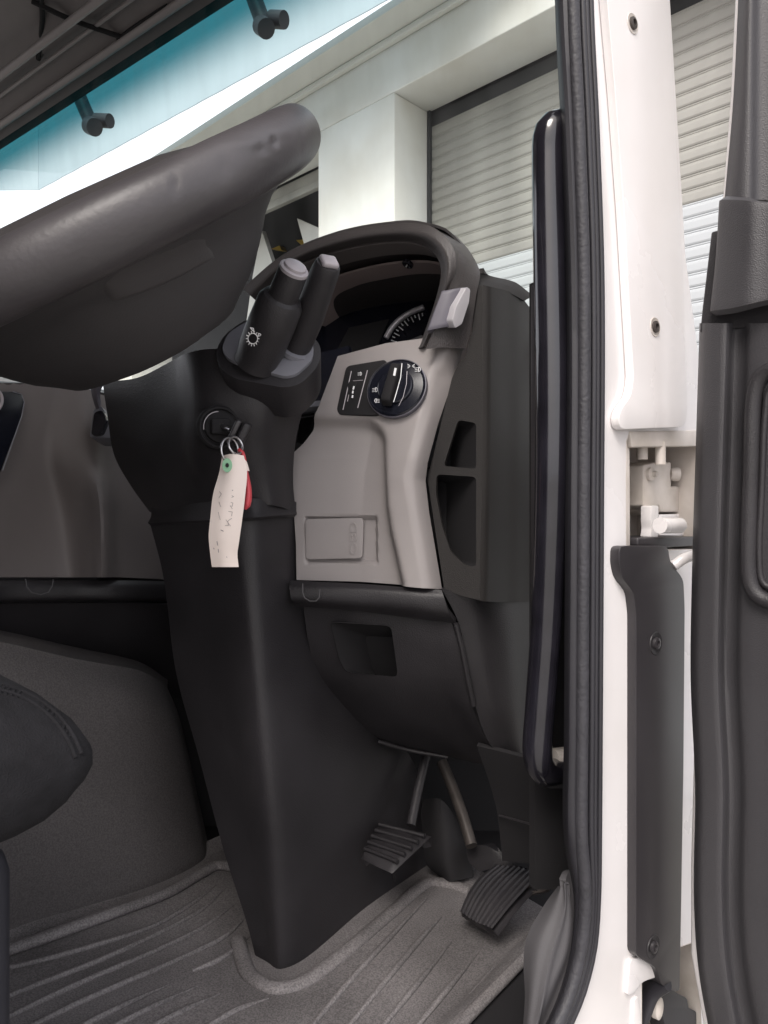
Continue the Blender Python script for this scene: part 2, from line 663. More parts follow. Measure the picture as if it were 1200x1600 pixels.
bld = thing('warehouse', 'white rendered warehouse with roller shutter bays seen beyond the windscreen', 'building', fac(0, GZ, 0))
LIN = 2.84
fbox('pillar', 0, .787, GZ, LIN - .001, -.1, .37, 'wall', bld, .01)
fbox('wall', -7, 4.0, LIN, 3.2, .0, .37, 'wall', bld, .008)
fbox('end_pillar', 3.7, 4.0, GZ, LIN - .001, -.1, .37, 'wall', bld, .01)
fbox('far_pillar', -7, -6.2, GZ, LIN - .001, -.1, .37, 'wall', bld, .01)
fbox('moulding', -7, 4.02, 3.155, 3.2, .372, .42, 'soffit', bld, .012)
fbox('eave', -7, 4.05, 3.202, 3.26, -.6, .60, 'soffit', bld, .006)
fbox('roof_slab', -7, 4.0, 3.262, 3.30, -5, -.3, 'soffit', bld)
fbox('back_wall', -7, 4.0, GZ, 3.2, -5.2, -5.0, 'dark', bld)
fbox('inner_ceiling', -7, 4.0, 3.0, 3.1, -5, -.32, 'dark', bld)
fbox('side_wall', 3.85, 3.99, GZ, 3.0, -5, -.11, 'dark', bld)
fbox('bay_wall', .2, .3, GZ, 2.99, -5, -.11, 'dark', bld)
fbox('bay_floor', -7, 4, GZ + .005, GZ + .02, -5, -.02, 'asph', bld)

# closed roller shutter: each slat its own piece
PITCH = .0765
fbox('guide_rail', -.028, -.001, GZ, LIN - .003, .006, .03, 'dark', bld, .002)
sh = fbox('roller_shutter', -6.2, -.001, LIN - .10, LIN - .002, -.10, -.02, 'dark', bld)


def slatmesh(length, m):
    prof = [(0, .000), (.006, .003), (.012, .0), (.018, .005), (.030, .007), (PITCH - .012, .007), (PITCH - .004, .004), (PITCH, 0)]
    V, Fc = [], []
    for s in (0, length):
        for h, t in prof:
            V.append(-FD * s - UP * h + FN * t)
        for h, t in reversed(prof):
            V.append(-FD * s - UP * h + FN * (-.006))
    k = len(prof) * 2
    for i in range(k):
        j = (i + 1) % k
        Fc.append((i, j, k + j, k + i))
    Fc += [tuple(range(k)), tuple(range(k, 2 * k))]
    me = bpy.data.meshes.new('slat')
    me.from_pydata([tuple(v) for v in V], [], Fc)
    bm = bmesh.new()
    bm.from_mesh(me)
    bmesh.ops.recalc_face_normals(bm, faces=bm.faces)
    bm.to_mesh(me)
    bm.free()
    me.materials.append(M[m])
    return me


sm1, sm2 = slatmesh(6.19, 'slat'), slatmesh(6.19, 'slatw')
WLOC[sh] = Vector(sh.location)
hh = LIN - .11
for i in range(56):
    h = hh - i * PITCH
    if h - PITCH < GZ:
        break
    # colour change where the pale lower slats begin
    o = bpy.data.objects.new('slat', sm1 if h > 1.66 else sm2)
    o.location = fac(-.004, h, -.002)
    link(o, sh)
# half-raised shutter of the next bay
sh2 = fbox('roller_shutter', .79, 3.69, LIN - .12, LIN - .002, -.12, -.02, 'slat', bld)
fbox('bottom_rail', .80, 3.68, LIN - .18, LIN - .122, -.03, .02, 'slat', sh2)

# things standing in the open bay
def lean(name, pts, thick, m, label, cat):
    P = [fac(*p) for p in pts]
    n = (P[1] - P[0]).cross(P[2] - P[0]).normalized()
    Q = P + [p + n * thick for p in P]
    k = len(P)
    FF = [tuple(range(k)), tuple(range(k, 2 * k))] + [(i, (i + 1) % k, k + (i + 1) % k, k + i) for i in range(k)]
    return setlab(obj(name, Q, FF, m, None, smooth=False), label, cat)


def facuv(u, v, t):
    p0 = fac(0, 0, t)
    return hit(u, v, p0, FN)


def leanuv(name, pts, t, thick, m, label, cat):
    P = [facuv(u, v, t) for u, v in pts]
    Q = P + [p - FN * thick for p in P]
    k = len(P)
    FF = [tuple(range(k)), tuple(reversed(range(k, 2 * k)))] + [(i, (i + 1) % k, k + (i + 1) % k, k + i) for i in range(k)]
    return setlab(obj(name, Q, FF, m, None, smooth=False), label, cat)


leanuv('white_panel', [(464, 341), (500, 357), (500, 900), (560, 900), (500, 480)][:3] + [(520, 900), (478, 392)], .0 - .35, .05, 'panelw',  # white panels added in place of a bright vehicle front
       'white panel standing in for a vehicle front in the open bay beside the pillar', 'panel')
leanuv('white_panel', [(409, 360), (426, 412), (470, 900), (330, 900), (395, 430)], -.4, .05, 'panelw',
       'narrow white panel standing in for a vehicle front in the open bay beside the steering wheel', 'panel')
ym = thing('forklift_frame', 'dark machine with yellow bars standing in the open bay', 'machine', facuv(440, 1000, -1.2))
for pts, nm in (([(417, 379), (437, 384), (440, 391), (424, 389), (418, 385)], 'yellow_bar'), ([(462, 375), (475, 374), (478, 385), (472, 384)], 'yellow_bar')):
    P = [facuv(u, v, -1.2) for u, v in pts]
    Q = P + [p - FN * .08 for p in P]
    k = len(P)
    obj(nm, Q, [tuple(range(k)), tuple(reversed(range(k, 2 * k)))] + [(i, (i + 1) % k, k + (i + 1) % k, k + i) for i in range(k)], 'yellow', ym, smooth=False)
box('mast', facuv(440, 700, -1.5), FD, FN, UP, (1.2, .3, 3.4), 'dark', ym, .02)

# overhead canopy with corrugated blue fascia
cC = CAM + RT * (-.4675 * 6.8) + FW * 6.8
can = thing('canopy', 'pale blue corrugated fascia of a canopy above the white eave', 'canopy', Vector((cC.x, cC.y, 0)))
d1 = (RT * .783 - FW * .622).normalized()


def corr(name, p, d, length, h0, h1, pitch, m, parent):
    nn = d.cross(UP).normalized()
    if nn.dot(CAM - p) < 0:
        nn = -nn
    V, Fc = [], []
    n = int(length / pitch) * 4
    tri = (0, .0025, .0025, 0)
    for i in range(n + 1):
        q = p + d * (length * i / n) + nn * tri[i % 4]
        V += [q + UP * h0, q + UP * h1, q + UP * h1 - nn * .006, q + UP * h0 - nn * .006]
        if i:
            a = 4 * (i - 1)
            for k in range(4):
                Fc.append((a + k, a + (k + 1) % 4, a + 4 + (k + 1) % 4, a + 4 + k))
    Fc += [(0, 1, 2, 3), (4 * n, 4 * n + 1, 4 * n + 2, 4 * n + 3)]
    return obj(name, V, Fc, m, parent, smooth=False)


HC = (HOR - 297) / F * 6.8
corr('fascia_sheet', cC, d1, 4.6, HC, HC + 1.6, .32, 'blue', can)
corr('side_fascia_sheet', cC - RT * .002, -RT, 4.5, HC, HC + 1.6, .32, 'blue', can)

# ------------------------------------------------------------------ truck cab shell
cab = thing('truck_cab', 'white truck cab body with black door seal, windscreen and dark roof lining', 'truck cab', T(-1.4, .3, -1.62))
FL = -.55
wbox('floor_pan', -2.79, -.30, -1.0, 1.2, FL - .06, FL - .002, 'blackm', cab)
wbox('roof', -2.84, -.25, -1.0, .55, 1.32, 1.40, 'head', cab)
wbox('rear_wall', -2.84, -.25, -1.06, -1.0, FL, 1.40, 'head', cab)
wbox('rear_door_pillar', -.42, -.26, -1.0, -.72, FL, 1.32, 'white', cab, .02)
# passenger side: wall below, glass opening above
wbox('passenger_side', -2.86, -2.79, -1.0, 1.2, FL, .15, 'tandark', cab)
wbox('passenger_pillar', -2.86, -2.79, -1.0, -.4, .15, 1.32, 'tandark', cab)
wbox('passenger_front_pillar', -2.86, -2.79, 1.0, 1.2, .15, 1.32, 'tandark', cab)
wbox('firewall', -2.79, -.33, 1.18, 1.22, FL, .12, 'blackm', cab)
# windscreen
ws = obj('windscreen', [T(-2.80, 1.20, .08), T(-.43, 1.20, .08), T(-.43, 1.08, 1.17), T(-2.80, 1.08, 1.17)], [(0, 1, 2, 3)], 'glass', cab, smooth=False)
# header and overhead shelf: one profile run across the cab
prof = [(1.10, 1.14), (1.075, 1.155), (1.06, 1.166), (1.045, 1.160), (1.02, 1.172), (1.00, 1.186), (.96, 1.192), (.945, 1.183), (.93, 1.195), (.91, 1.207), (.80, 1.215), (.62, 1.225), (.56, 1.25), (.54, 1.40), (1.10, 1.40)]
V = [T(x, y, z) for x in (-2.80, -.34) for y, z in prof]
k = len(prof)
hd = obj('header_trim', V, [(i, (i + 1) % k, k + (i + 1) % k, k + i) for i in range(k)] + [tuple(range(k)), tuple(range(k, 2 * k))], 'head', cab, bevel=.002)
for v0, y in ((196, 1.040), (119, .935), (150, .985)):
    q = hit(0, v0, T(0, y, 0), Vector((0, 1, 0)))
    tube('lit_trim_ridge', [(-2.79, q.y, q.z), (-.35, q.y, q.z)], .010 if v0 != 150 else .005, 'ridge', hd, n=2, world=True, smoothpath=False, flat=.7)
for pts in ([(64, -10), (66, 30), (60, 92)], [(50, 2), (110, 30), (190, 58)], [(185, 62), (215, 40), (262, 10)]):
    tube('shade_streak', [tuple(ray(hd, u, v, .006)) for u, v in pts], .006, 'blackm', hd, n=12, world=True)  # dark tubes standing in for shadows that cross the header
# outside visor brackets seen through the tint band
sv = thing('sun_visor_bracket', 'dark forked visor bracket outside the tinted windscreen at upper left', 'bracket', at(140, 180, 2.62), 'visor brackets')
tube('arm', [(112, 120, 2.62), (128, 160, 2.62), (143, 194, 2.62)], .030, 'visor', sv, n=10, flat=.8)
tube('fork', [(140, 196, 2.60), (148, 199, 2.58)], .030, 'visor', sv, n=6)
tube('knuckle', [(150, 188, 2.62), (172, 189, 2.60)], .024, 'visor', sv, n=6)
sv = thing('sun_visor_bracket', 'dark forked visor bracket outside the tinted windscreen at the top edge', 'bracket', at(410, 20, 2.05), 'visor brackets')
tube('arm', [(385, -40, 2.05), (398, 0, 2.05), (412, 38, 2.05)], .028, 'visor', sv, n=10, flat=.8)
tube('fork', [(408, 40, 2.04), (416, 45, 2.02)], .026, 'visor', sv, n=6)
tube('knuckle', [(424, 30, 2.05), (444, 31, 2.03)], .023, 'visor', sv, n=6)

# door jamb
JA, JB = T(-.277, .698, 0), T(-.242, .877, 0)
JN = (JB - JA).cross(UP).normalized()
if JN.dot(CAM - JA) < 0:
    JN = -JN
J = wplane(JA, JN)
pil = plate('pillar', [(890, -300), (908, -60), (922, 300), (926, 700), (924, 1300), (922, 1400), (914, 1480), (896, 1550), (874, 1605), (845, 1660), (1110, 1660), (1098, 1400), (1098, 600), (1072, 400), (1060, 200), (1044, -60), (1030, -300)],
            J, .006, 'white', cab, bevel=.002)
cav = [(979, 690), (984, 676), (1090, 676), (1090, 858), (979, 858)]
cut(pil, cav, J, .1, .05, back=-JN)
low = rnd([(1003, 1500), (1092, 1470), (1098, 1665), (1003, 1665)], 8)
cut(pil, low, J, .1, .05, back=-JN)
pocket('hinge_pocket', cav, off(J, .0005), .075, 'cream', cab, -JN, .97)
pocket('sill_pocket', low, off(J, .0005), .08, 'cream', cab, -JN, .95)
Jf = wplane(JA + JN * .010, JN)
# upper white cover
upc = plate('upper_jamb_cover', rnd([(923, -300), (944, -60), (962, 150), (975, 330), (986, 520), (990, 590), (986, 618), (970, 640), (966, 655), (970, 671), (1070, 667), (1074, 640), (1069, 480), (1058, 250), (1042, -60), (1028, -300)], 10),
            Jf, .009, 'white', cab, bevel=.003)
# soft fold along its right edge
lwc = plate('lower_jamb_cover', rnd([(968, 853), (1044, 853), (1047, 878), (1068, 905), (1070, 950), (1068, 1200), (1064, 1440), (1062, 1552), (1034, 1540), (1026, 1512), (994, 1494), (994, 960), (990, 925), (972, 903), (967, 880)], 9),
            Jf, .028, 'greycover', cab, bevel=.003)


def screw(u, v, lf, r, parent, dark=False):
    c = lf(u, v)
    o = lathe('screw', [(r * 1.0, .0001), (r, .0012), (r * .8, .0005), (r * .74, .0004), (r * .72, .0022), (r * .45, .003), (r * .3, .003), (r * .26, .0012), (.0002, .0012)],
              c, JN, 'greycover' if not dark else 'black', parent, seg=24)
    return o


for u, v in ((988, 37), (1023, 511)):
    c = Jf(u, v)
    lathe('screw_recess', [(.0102, .0002), (.0096, .0009), (.0080, .0003), (.0001, .0003)], c, JN, 'cream', upc, seg=28)
    lathe('screw', [(.0062, .0004), (.006, .0024), (.0034, .0032), (.003, .0012), (.0002, .0012)], c, JN, 'dull', upc, seg=20)
for u, v in ((1024, 1005), (1020, 1479)):
    c = Jf(u, v)
    lathe('screw_recess', [(.0120, .0002), (.0115, .0011), (.0092, .0004), (.0001, .0004)], c, JN, 'black', lwc, seg=28)
    lathe('screw', [(.0064, .0005), (.006, .003), (.0034, .0038), (.003, .0016), (.0002, .0016)], c, JN, 'greycover', lwc, seg=20)

# door hinge inside the jamb pocket
hg = thing('door_hinge', 'cream painted steel door hinge in the white jamb pocket', None, J(1040, 790), parent=cab)
Jh = wplane(JA - JN * .022, JN)
Jd = wplane(JA - JN * .05, JN)
plate('cover_lip', [(985, 674), (1092, 672), (1092, 697), (988, 699)], wplane(JA + JN * .002, JN), .02, 'cream', hg, bevel=.0015)
plate('frame_flange', [(977, 690), (984, 680), (985, 860), (975, 860)], wplane(JA - JN * .004, JN), .03, 'cream', hg, bevel=.001)
plate('hinge_plate', rnd([(998, 722), (1022, 724), (1022, 800), (1012, 806), (996, 802)], 5), Jd, .02, 'cream', hg, bevel=.003)
plate('hinge_knuckle', [(1006, 727), (1026, 722), (1049, 722), (1049, 760), (1096, 758), (1096, 800), (1032, 800), (1030, 790), (1014, 796), (1006, 790)], Jh, .03, 'cream', hg, bevel=.002)
plate('check_arm', [(1058, 724), (1096, 722), (1096, 754), (1060, 755)], Jd, .02, 'cream', hg, bevel=.003)
lathe('bush', [(.0005, .006), (.008, .006), (.008, .0), (.0065, -.004)], Jh(1052, 741), RT, 'cream', hg, seg=20)
lathe('bolt_head', [(.0075, .0), (.0075, .004), (.0035, .0055), (.003, .010), (.0005, .0105)], Jh(1014, 741), JN, 'cream', hg, seg=18)
tube('hinge_pin', [(1032, 690, .80), (1032, 726, .80)], .0055, 'cream', hg, n=4, smoothpath=False)
tube('stop_bolt', [(1004, 690, .80), (1004, 718, .80)], .0055, 'cream', hg, n=4, smoothpath=False)
plate('stay_link', rnd([(1017, 790), (1029, 790), (1029, 812), (1030, 822), (1028, 840), (1016, 840), (1018, 826), (1017, 814)], 3), wplane(JA - JN * .012, JN), .012, 'white', hg, bevel=.001)
tube('check_roller', [(1031, 821, .775), (1062, 821, .80)], .0085, 'white', hg, n=4, smoothpath=False)
plate('check_strap', [(1030, 804), (1064, 803), (1096, 800), (1096, 806), (1068, 811), (1030, 811)], Jh, .012, 'white', hg, bevel=.001)
plate('check_spring', [(1032, 831), (1062, 832), (1078, 824), (1096, 808), (1096, 816), (1082, 828), (1066, 838), (1032, 837)], wplane(JA - JN * .016, JN), .006, 'white', hg, bevel=.001)
plate('hinge_shelf', [(997, 840), (1100, 838), (1100, 852), (1046, 856), (997, 853)], wplane(JA + JN * .001, JN), .06, 'greycover', hg, bevel=.002)
tube('cable', [(1052, 884, .80), (1070, 872, .80), (1098, 864, .81)], .006, 'white', hg, n=10)
# lower pocket contents
bt = thing('cable_boot', 'crumpled dark rubber cable boot at the foot of the white jamb', None, J(1050, 1600), parent=cab)
tube('boot', [(1000, 1590, .80), (1018, 1545, .80), (1040, 1528, .79)], .014, 'rubber', bt, n=14, flat=.5)
plate('fold', rnd([(1035, 1530), (1058, 1552), (1074, 1560), (1076, 1576), (1088, 1580), (1088, 1640), (1050, 1640), (1030, 1570)], 4), wplane(JA - JN * .004, JN), .02, 'rubber', bt, bevel=.004)
plate('bracket', [(990, 1562), (998, 1556), (1010, 1640), (988, 1640)], wplane(JA + JN * .003, JN), .01, 'white', bt, bevel=.002)
lathe('grommet', [(.0085, .0), (.008, .006), (.004, .008), (.0003, .008)], wplane(JA - JN * .01, JN)(1023, 1572), JN, 'cream', bt, seg=20, squash=1.5, upv=UP)
plate('sill_bulge', rnd([(984, 1500), (1004, 1495), (1020, 1502), (1029, 1516), (1026, 1527), (1004, 1534), (990, 1552), (980, 1556)], 8), wplane(JA + JN * .004, JN), .012, 'white', bt, bevel=.004)

# door seal: several lips swept round the opening
SP = [(0, -300), (0, -60), (0, 60), (0, 200), (0, 450), (0, 800), (0, 1150), (0, 1300), (0, 1400), (0, 1480), (0, 1550), (0, 1605), (0, 1660)]
edge_r = [902, 922, 927, 934, 942, 941, 939, 938, 936, 930, 913, 890, 862]


def sealpath(dx, dn):
    lf = wplane(JA + JN * dn, JN)
    out = []
    for (z, v), e in zip(SP, edge_r):
        q = lf(e + dx * (1 if v < 1350 else .72), v)
        out.append(tuple(q))
    return out


sealo = sheet('door_seal', [sealpath(-58, -.016), sealpath(-50, -.002), sealpath(-38, .004), sealpath(-16, .004), sealpath(-4, .006), sealpath(1, .0)], 'rubber', cab, nu=24, nv=90, thick=.003, world=True)
tube('seal_bulb', sealpath(-30, .006), .0062, 'rubber2', sealo, n=140, world=True, seg=12)
for dx, dn, r in ((-15, .007, .0034), (-9, .008, .0026), (-2, .007, .0030)):
    tube('seal_lip', sealpath(dx, dn), r, 'rubber', sealo, n=90, world=True, seg=10)
# inner pillar trim (black, behind the seal) running up to the roof
sheet('pillar_trim', [[(848, -300, .80), (868, -60, .80), (880, 200, .80), (887, 500, .80), (888, 900, .80), (888, 1350, .80)],
                      [(860, -300, .725), (880, -60, .725), (886, 200, .725), (890, 500, .725), (892, 900, .725), (890, 1350, .725)],
                      [(895, -300, .715), (915, -60, .715), (925, 200, .715), (930, 500, .715), (930, 900, .715), (925, 1350, .715)]], 'gloss', cab, nu=10, nv=30, thick=.01)
sheet('footwell_side', [[(836, 440, .79), (836, 940, .79), (836, 1390, .79)], [(862, 440, .80), (862, 940, .80), (862, 1390, .80)], [(905, 440, .82), (905, 940, .82), (905, 1390, .82)]], 'blackm', cab, nu=8, nv=10, thick=.01)
plate('trim_edge', [(829, 446), (837, 446), (836, 938), (830, 938)], plane((829, 446, .775), (837, 446, .77), (833, 900, .772)), .03, 'greycover', cab, bevel=.001)
tube('pale_pipe', [(862, 1186, .765), (905, 1180, .79)], .0105, 'cream', cab, n=6)
box('pipe_clamp', at(880, 1210, .78), RT, FW, UP, (.04, .03, .02), 'void', cab, .003)

# sill trim at the foot of the opening
sill = sheet('sill_trim', [[(872, 1384, .715), (849, 1416, .712), (824, 1462, .705), (818, 1500, .70), (820, 1560, .69), (812, 1660, .67)],
                           [(876, 1385, .704), (864, 1425, .700), (846, 1475, .692), (836, 1520, .685), (824, 1600, .675), (814, 1660, .666)],
                           [(879, 1385, .703), (884, 1431, .698), (877, 1487, .690), (856, 1540, .681), (830, 1605, .672), (816, 1660, .665)],
                           [(884, 1372, .704), (892, 1431, .699), (885, 1487, .691), (864, 1542, .682), (838, 1605, .673), (822, 1660, .666)],
                           [(890, 1362, .712), (899, 1431, .705), (893, 1487, .697), (872, 1545, .688), (848, 1605, .678), (830, 1660, .670)],
                           [(906, 1360, .716), (916, 1431, .708), (910, 1487, .70), (892, 1545, .69), (868, 1605, .68), (850, 1660, .672)]], 'silltrim', cab, nu=40, nv=50, thick=.006,
             disp=lambda u, v, s, t: .003 * math.exp(-((s - .42) / .05)**2))

# engine tunnel and the dark back of the footwell
sheet('engine_tunnel', [[(-120, 985, .86), (-120, 1200, .84), (-120, 1530, .83)],
                        [(0, 1003, .935), (0, 1060, .915), (0, 1250, .915), (0, 1484, .925)],
                        [(120, 1030, 1.02), (120, 1085, .99), (120, 1250, .99), (120, 1442, .995)],
                        [(212, 1046, 1.10), (222, 1100, 1.06), (240, 1230, 1.07), (262, 1390, 1.085)],
                        [(246, 1062, 1.14), (270, 1120, 1.12), (296, 1230, 1.135), (320, 1360, 1.145)],
                        [(262, 1075, 1.20), (280, 1120, 1.19), (306, 1230, 1.19), (332, 1350, 1.19)]], 'carpet', cab, nu=60, nv=60, thick=.01)
sheet('tunnel_top', [[(-120, 986, .862), (0, 1004, .937), (120, 1031, 1.02), (212, 1047, 1.10), (262, 1076, 1.2)],
                     [(-120, 930, 1.1), (0, 960, 1.18), (120, 990, 1.26), (212, 1010, 1.32), (262, 1030, 1.4)]], 'carpet', cab, nu=8, nv=24, thick=.008)
plate('footwell_back', [(150, 880), (700, 880), (1000, 1000), (1000, 1420), (150, 1420)], plane((150, 900, 1.32), (700, 900, 1.30), (500, 1400, 1.27)), .01, 'void', cab)
sheet('kick_panel', [[(745, 1165, .90), (775, 1260, .93), (785, 1345, .94)], [(840, 1190, .86), (845, 1270, .88), (850, 1352, .89)], [(896, 1215, .80), (896, 1280, .82), (896, 1360, .83)]], 'blackm', cab, nu=12, nv=12, thick=.006)
tube('panel_edge', [(780, 1274, .925), (830, 1288, .875), (872, 1303, .835)], .0012, 'greycover', cab, n=8)
lathe('panel_screw', [(.005, 0), (.005, .003), (.002, .004), (.0003, .002)], at(866, 1306, .828), (CAM - at(866, 1306, .828)), 'steel', cab, seg=14)

# ------------------------------------------------------------------ floor mat
FZ = Vector((0, 0, 1))


def fl(u, v, h=.004):
    return hit(u, v, T(0, 0, FL + h), FZ)


fm = thing('floor_mat', 'ribbed grey brown rubber mat on the footwell floor', 'floor mat', T(-.68, .55, FL))
NX, NY = 40, 50
rails = []
for i in range(9):
    x = -.95 + .53 * i / 8
    far = .98 - .06 * max(0, (i - 5)) / 3
    rails.append([tuple(T(x, y, FL + .006)) for y in np.linspace(.12, far, 6)])


def matbump(u, v, s, t):
    x = -.95 + .53 * s
    y = .12 + .86 * t
    d = .014 * math.exp(-((x + .955) / .018)**2) + .010 * math.exp(-((x + .422) / .010)**2)
    d += .0012 * math.sin(x * 23 + y * 7) * math.sin(y * 15 + 1) * .5
    return d


sheet('mat_sheet', rails, 'mat', fm, nu=70, nv=60, thick=.006, world=True, disp=matbump)
ribs = [[(-40, 1524), (60, 1502), (160, 1474), (240, 1447), (300, 1412), (338, 1382)],
        [(-40, 1578), (60, 1538), (150, 1503), (240, 1462), (310, 1425), (352, 1388)],
        [(-30, 1612), (60, 1566), (150, 1525), (240, 1487), (312, 1452), (368, 1412)],
        [(20, 1618), (110, 1573), (200, 1533), (290, 1494), (350, 1464), (380, 1438)],
        [(300, 1517), (345, 1498), (392, 1462)],
        [(95, 1620), (180, 1577), (268, 1536)],
        [(150, 1618), (230, 1577), (310, 1540)],
        [(215, 1616), (280, 1582), (345, 1552)],
        [(320, 1606), (370, 1578), (420, 1560)],
        [(538, 1612), (600, 1536), (660, 1464), (690, 1432)],
        [(590, 1614), (650, 1540), (705, 1472)],
        [(642, 1616), (700, 1545), (752, 1482)],
        [(690, 1616), (745, 1545), (790, 1488)],
        [(480, 1612), (545, 1535), (610, 1464), (668, 1402)]]
for r in ribs:
    pts = [tuple(fl(u, v, .0070)) for u, v in r]
    rr = .0036
    pts = [(*pts[0], .0022)] + [(*p, rr) for p in pts[1:-1]] + [(*pts[-1], .0008)]
    if len(pts) < 4:
        pts = [pts[0], pts[1], pts[-1]]
    tube('rib', pts, rr, 'mat', fm, n=24, seg=10, world=True, flat=1., upv=UP)
collar = [(372, 1470), (380, 1502), (392, 1526), (430, 1545), (475, 1535), (540, 1488), (610, 1428), (668, 1380), (700, 1382), (735, 1394)]
tube('cutout_rim', [tuple(fl(u, v, .006)) for u, v in collar], .010, 'mat', fm, n=50, world=True, flat=.7, upv=UP)
tube('tunnel_rim', [tuple(fl(u, v, .012)) for u, v in [(-60, 1508), (60, 1468), (180, 1425), (260, 1395), (318, 1362), (340, 1352), (372, 1356)]], .009, 'mat', fm, n=50, world=True, flat=.8, upv=UP)
tube('outer_rim', [tuple(T(-.418, y, FL + .006)) for y in (.1, .4, .7, .86)], .008, 'mat', fm, n=20, world=True, flat=.8, upv=UP)

# ------------------------------------------------------------------ dashboard
dash = thing('dashboard', 'black and taupe truck dashboard with instrument hood and light switch panel', 'dashboard', T(-1.0, .85, FL))
YF = Vector((0, 1, 0))


def edge(pts):
    return pts


def tandisp(u, v, s, t):
    # raised band round the recess that drops to the lower left
    def border(v):
        return float(np.interp(v, [640, 720, 790, 830, 911], [604, 606, 608, 613, 630]))
    rr = 34.
    qx, qy = u - (border(v) - rr), (664 + rr) - v
    dist = min(max(qx, qy), 0) + math.hypot(max(qx, 0), max(qy, 0)) - rr
    dep = .014 + .010 * min(1, max(0, (v - 664) / 240))
    d = .016 - dep + dep / (1 + math.exp(-max(-60, min(60, dist / 2.6))))
    # chamfer on the far right edge
    right = np.interp(v, [530, 560, 592, 750, 920], [722, 716, 700, 662, 688])
    e = right - u
    if e < 26:
        d -= .020 * ((26 - e) / 26)**2
    # little tray round the diagnostic lid
    if 474 < u < 588 and 806 < v < 880:
        m = min(u - 474, 588 - u, v - 806, 880 - v) / 5
        d -= .007 * min(1, m)
    return d


tanp = sheet('switch_panel', [
    [(536, 568, .925), (522, 604, .915), (508, 638, .905), (490, 674, .90), (474, 694, .897), (451, 714, .895), (457, 787, .89), (460, 850, .885), (460, 906, .88)],
    [(610, 547, .905), (600, 590, .895), (590, 640, .885), (580, 690, .88), (570, 740, .876), (565, 790, .872), (560, 850, .868), (560, 909, .864)],
    [(702, 533, .875), (697, 560, .872), (688, 600, .866), (670, 660, .858), (650, 720, .852), (645, 750, .85), (650, 800, .848), (662, 860, .845), (672, 918, .842)],
    [(724, 538, .872), (720, 556, .872), (703, 592, .862), (684, 660, .856), (668, 722, .85), (664, 750, .848), (670, 800, .846), (680, 860, .843), (690, 921, .84)]],
    'tan', dash, nu=90, nv=110, thick=.004, along='lin', across='lin', disp=tandisp)
qa, qb, qc = ray(tanp, 545, 580), ray(tanp, 655, 570), ray(tanp, 600, 648)
nrm = (qb - qa).cross(qc - qa).normalized()
if nrm.dot(CAM - qa) < 0:
    nrm = -nrm


def SPo(d):
    """the face of the switch panel, raised d metres"""
    return wplane(qa + nrm * d, nrm)


SPn = SPo(0)
# headlight switch module
swf = plate('switch_bezel', rnd([(541, 572), (601, 562), (606, 568), (592, 648), (530, 648), (526, 640)], 7), SPo(.005), .012, 'blackm', dash, bevel=.001)
dc = (620, 607)
pc = SPo(.0055)(*dc)
RD = .0355
dial = lathe('light_switch', [(RD, -.006), (RD, .003), (RD * .96, .0045), (RD * .93, .0035), (RD * .62, .0050), (RD * .60, .0075), (RD * .56, .0085), (.0003, .0085)], pc, nrm, 'gloss', dash, seg=56, auto=25)
lathe('dial_ring', [(RD * 1.03, -.004), (RD * 1.03, .0018), (RD * 1.0, .0022), (RD * .99, -.004)], pc, nrm, 'silver', dial, seg=56)
dial.data.materials[0] = M['navy']
kx = (SPo(.01)(636, 566) - SPo(.01)(612, 648)).normalized()
ky = nrm.cross(kx)
box('grip', pc + nrm * .0135 + ky * .002, kx, ky, nrm, (.054, .014, .012), 'blackm', dial, .003, taper=.85)
stroke('mark', [[(618, 576), (616, 586)]], SPo(.0262), .0026, 'mark', dial)
stroke('grip_line', [[(628, 568), (626, 590), (619, 615), (615, 628)]], SPo(.0266), .0009, 'mark', dial)
stroke('grip_edge', [[(636, 580), (635, 600), (630, 620), (623, 634)]], SPo(.0264), .0006, 'tipgrey', dial)


def beam(cu, cv, s, flip=1, n=3):
    L = [circ(cu, cv, s, 10, .8, -math.pi / 2, math.pi / 2, True) + [(cu, cv - s)]]
    if flip < 0:
        L = [[(2 * cu - a, b) for a, b in L[0]]]
    for i in range(n):
        y = cv - s * .7 + s * .7 * i
        L.append([(cu - flip * s * .4, y), (cu - flip * s * 1.5, y + s * .2)])
    return L


sl_ = SPo(.0112)
stroke('symbol', beam(587, 609, 3.4), sl_, .0007, 'mark', dial)
stroke('symbol', beam(588, 626, 3.2, -1), sl_, .0007, 'mark', dial)
stroke('symbol', beam(654, 577, 3.6), sl_, .0007, 'mark', dial)
stroke('symbol', [[(637, 572), (641, 572)], [(637, 569), (640, 571)], [(637, 575), (640, 573)], [(648, 572), (644, 572)], [(648, 569), (645, 571)], [(648, 575), (645, 573)]], sl_, .0007, 'mark', dial)
# thumbwheel for headlamp levelling
tw = lathe('thumbwheel', [(.012, -.0055), (.0125, -.004), (.0125, .004), (.012, .0055), (.0003, .0056)], SPo(-.006)(556, 608), ky, 'blackm', dash, seg=28)
stroke('slot', [[(549, 580), (536, 640)], [(574, 579), (559, 637)]], SPo(.0056), .0010, 'tipgrey', swf)
stroke('slot_end', [[(552, 595), (567, 594)], [(543, 627), (545, 617)]], SPo(.0056), .0008, 'tipgrey', swf)
stroke('scale', [[(553, 604), (552, 608)], [(551.5, 611), (551, 614)], [(551, 618), (550.5, 621)]], SPo(.0092), .0018, 'mark', tw)
stroke('symbol', beam(563, 584, 2.6), SPo(.0056), .0006, 'mark', swf)

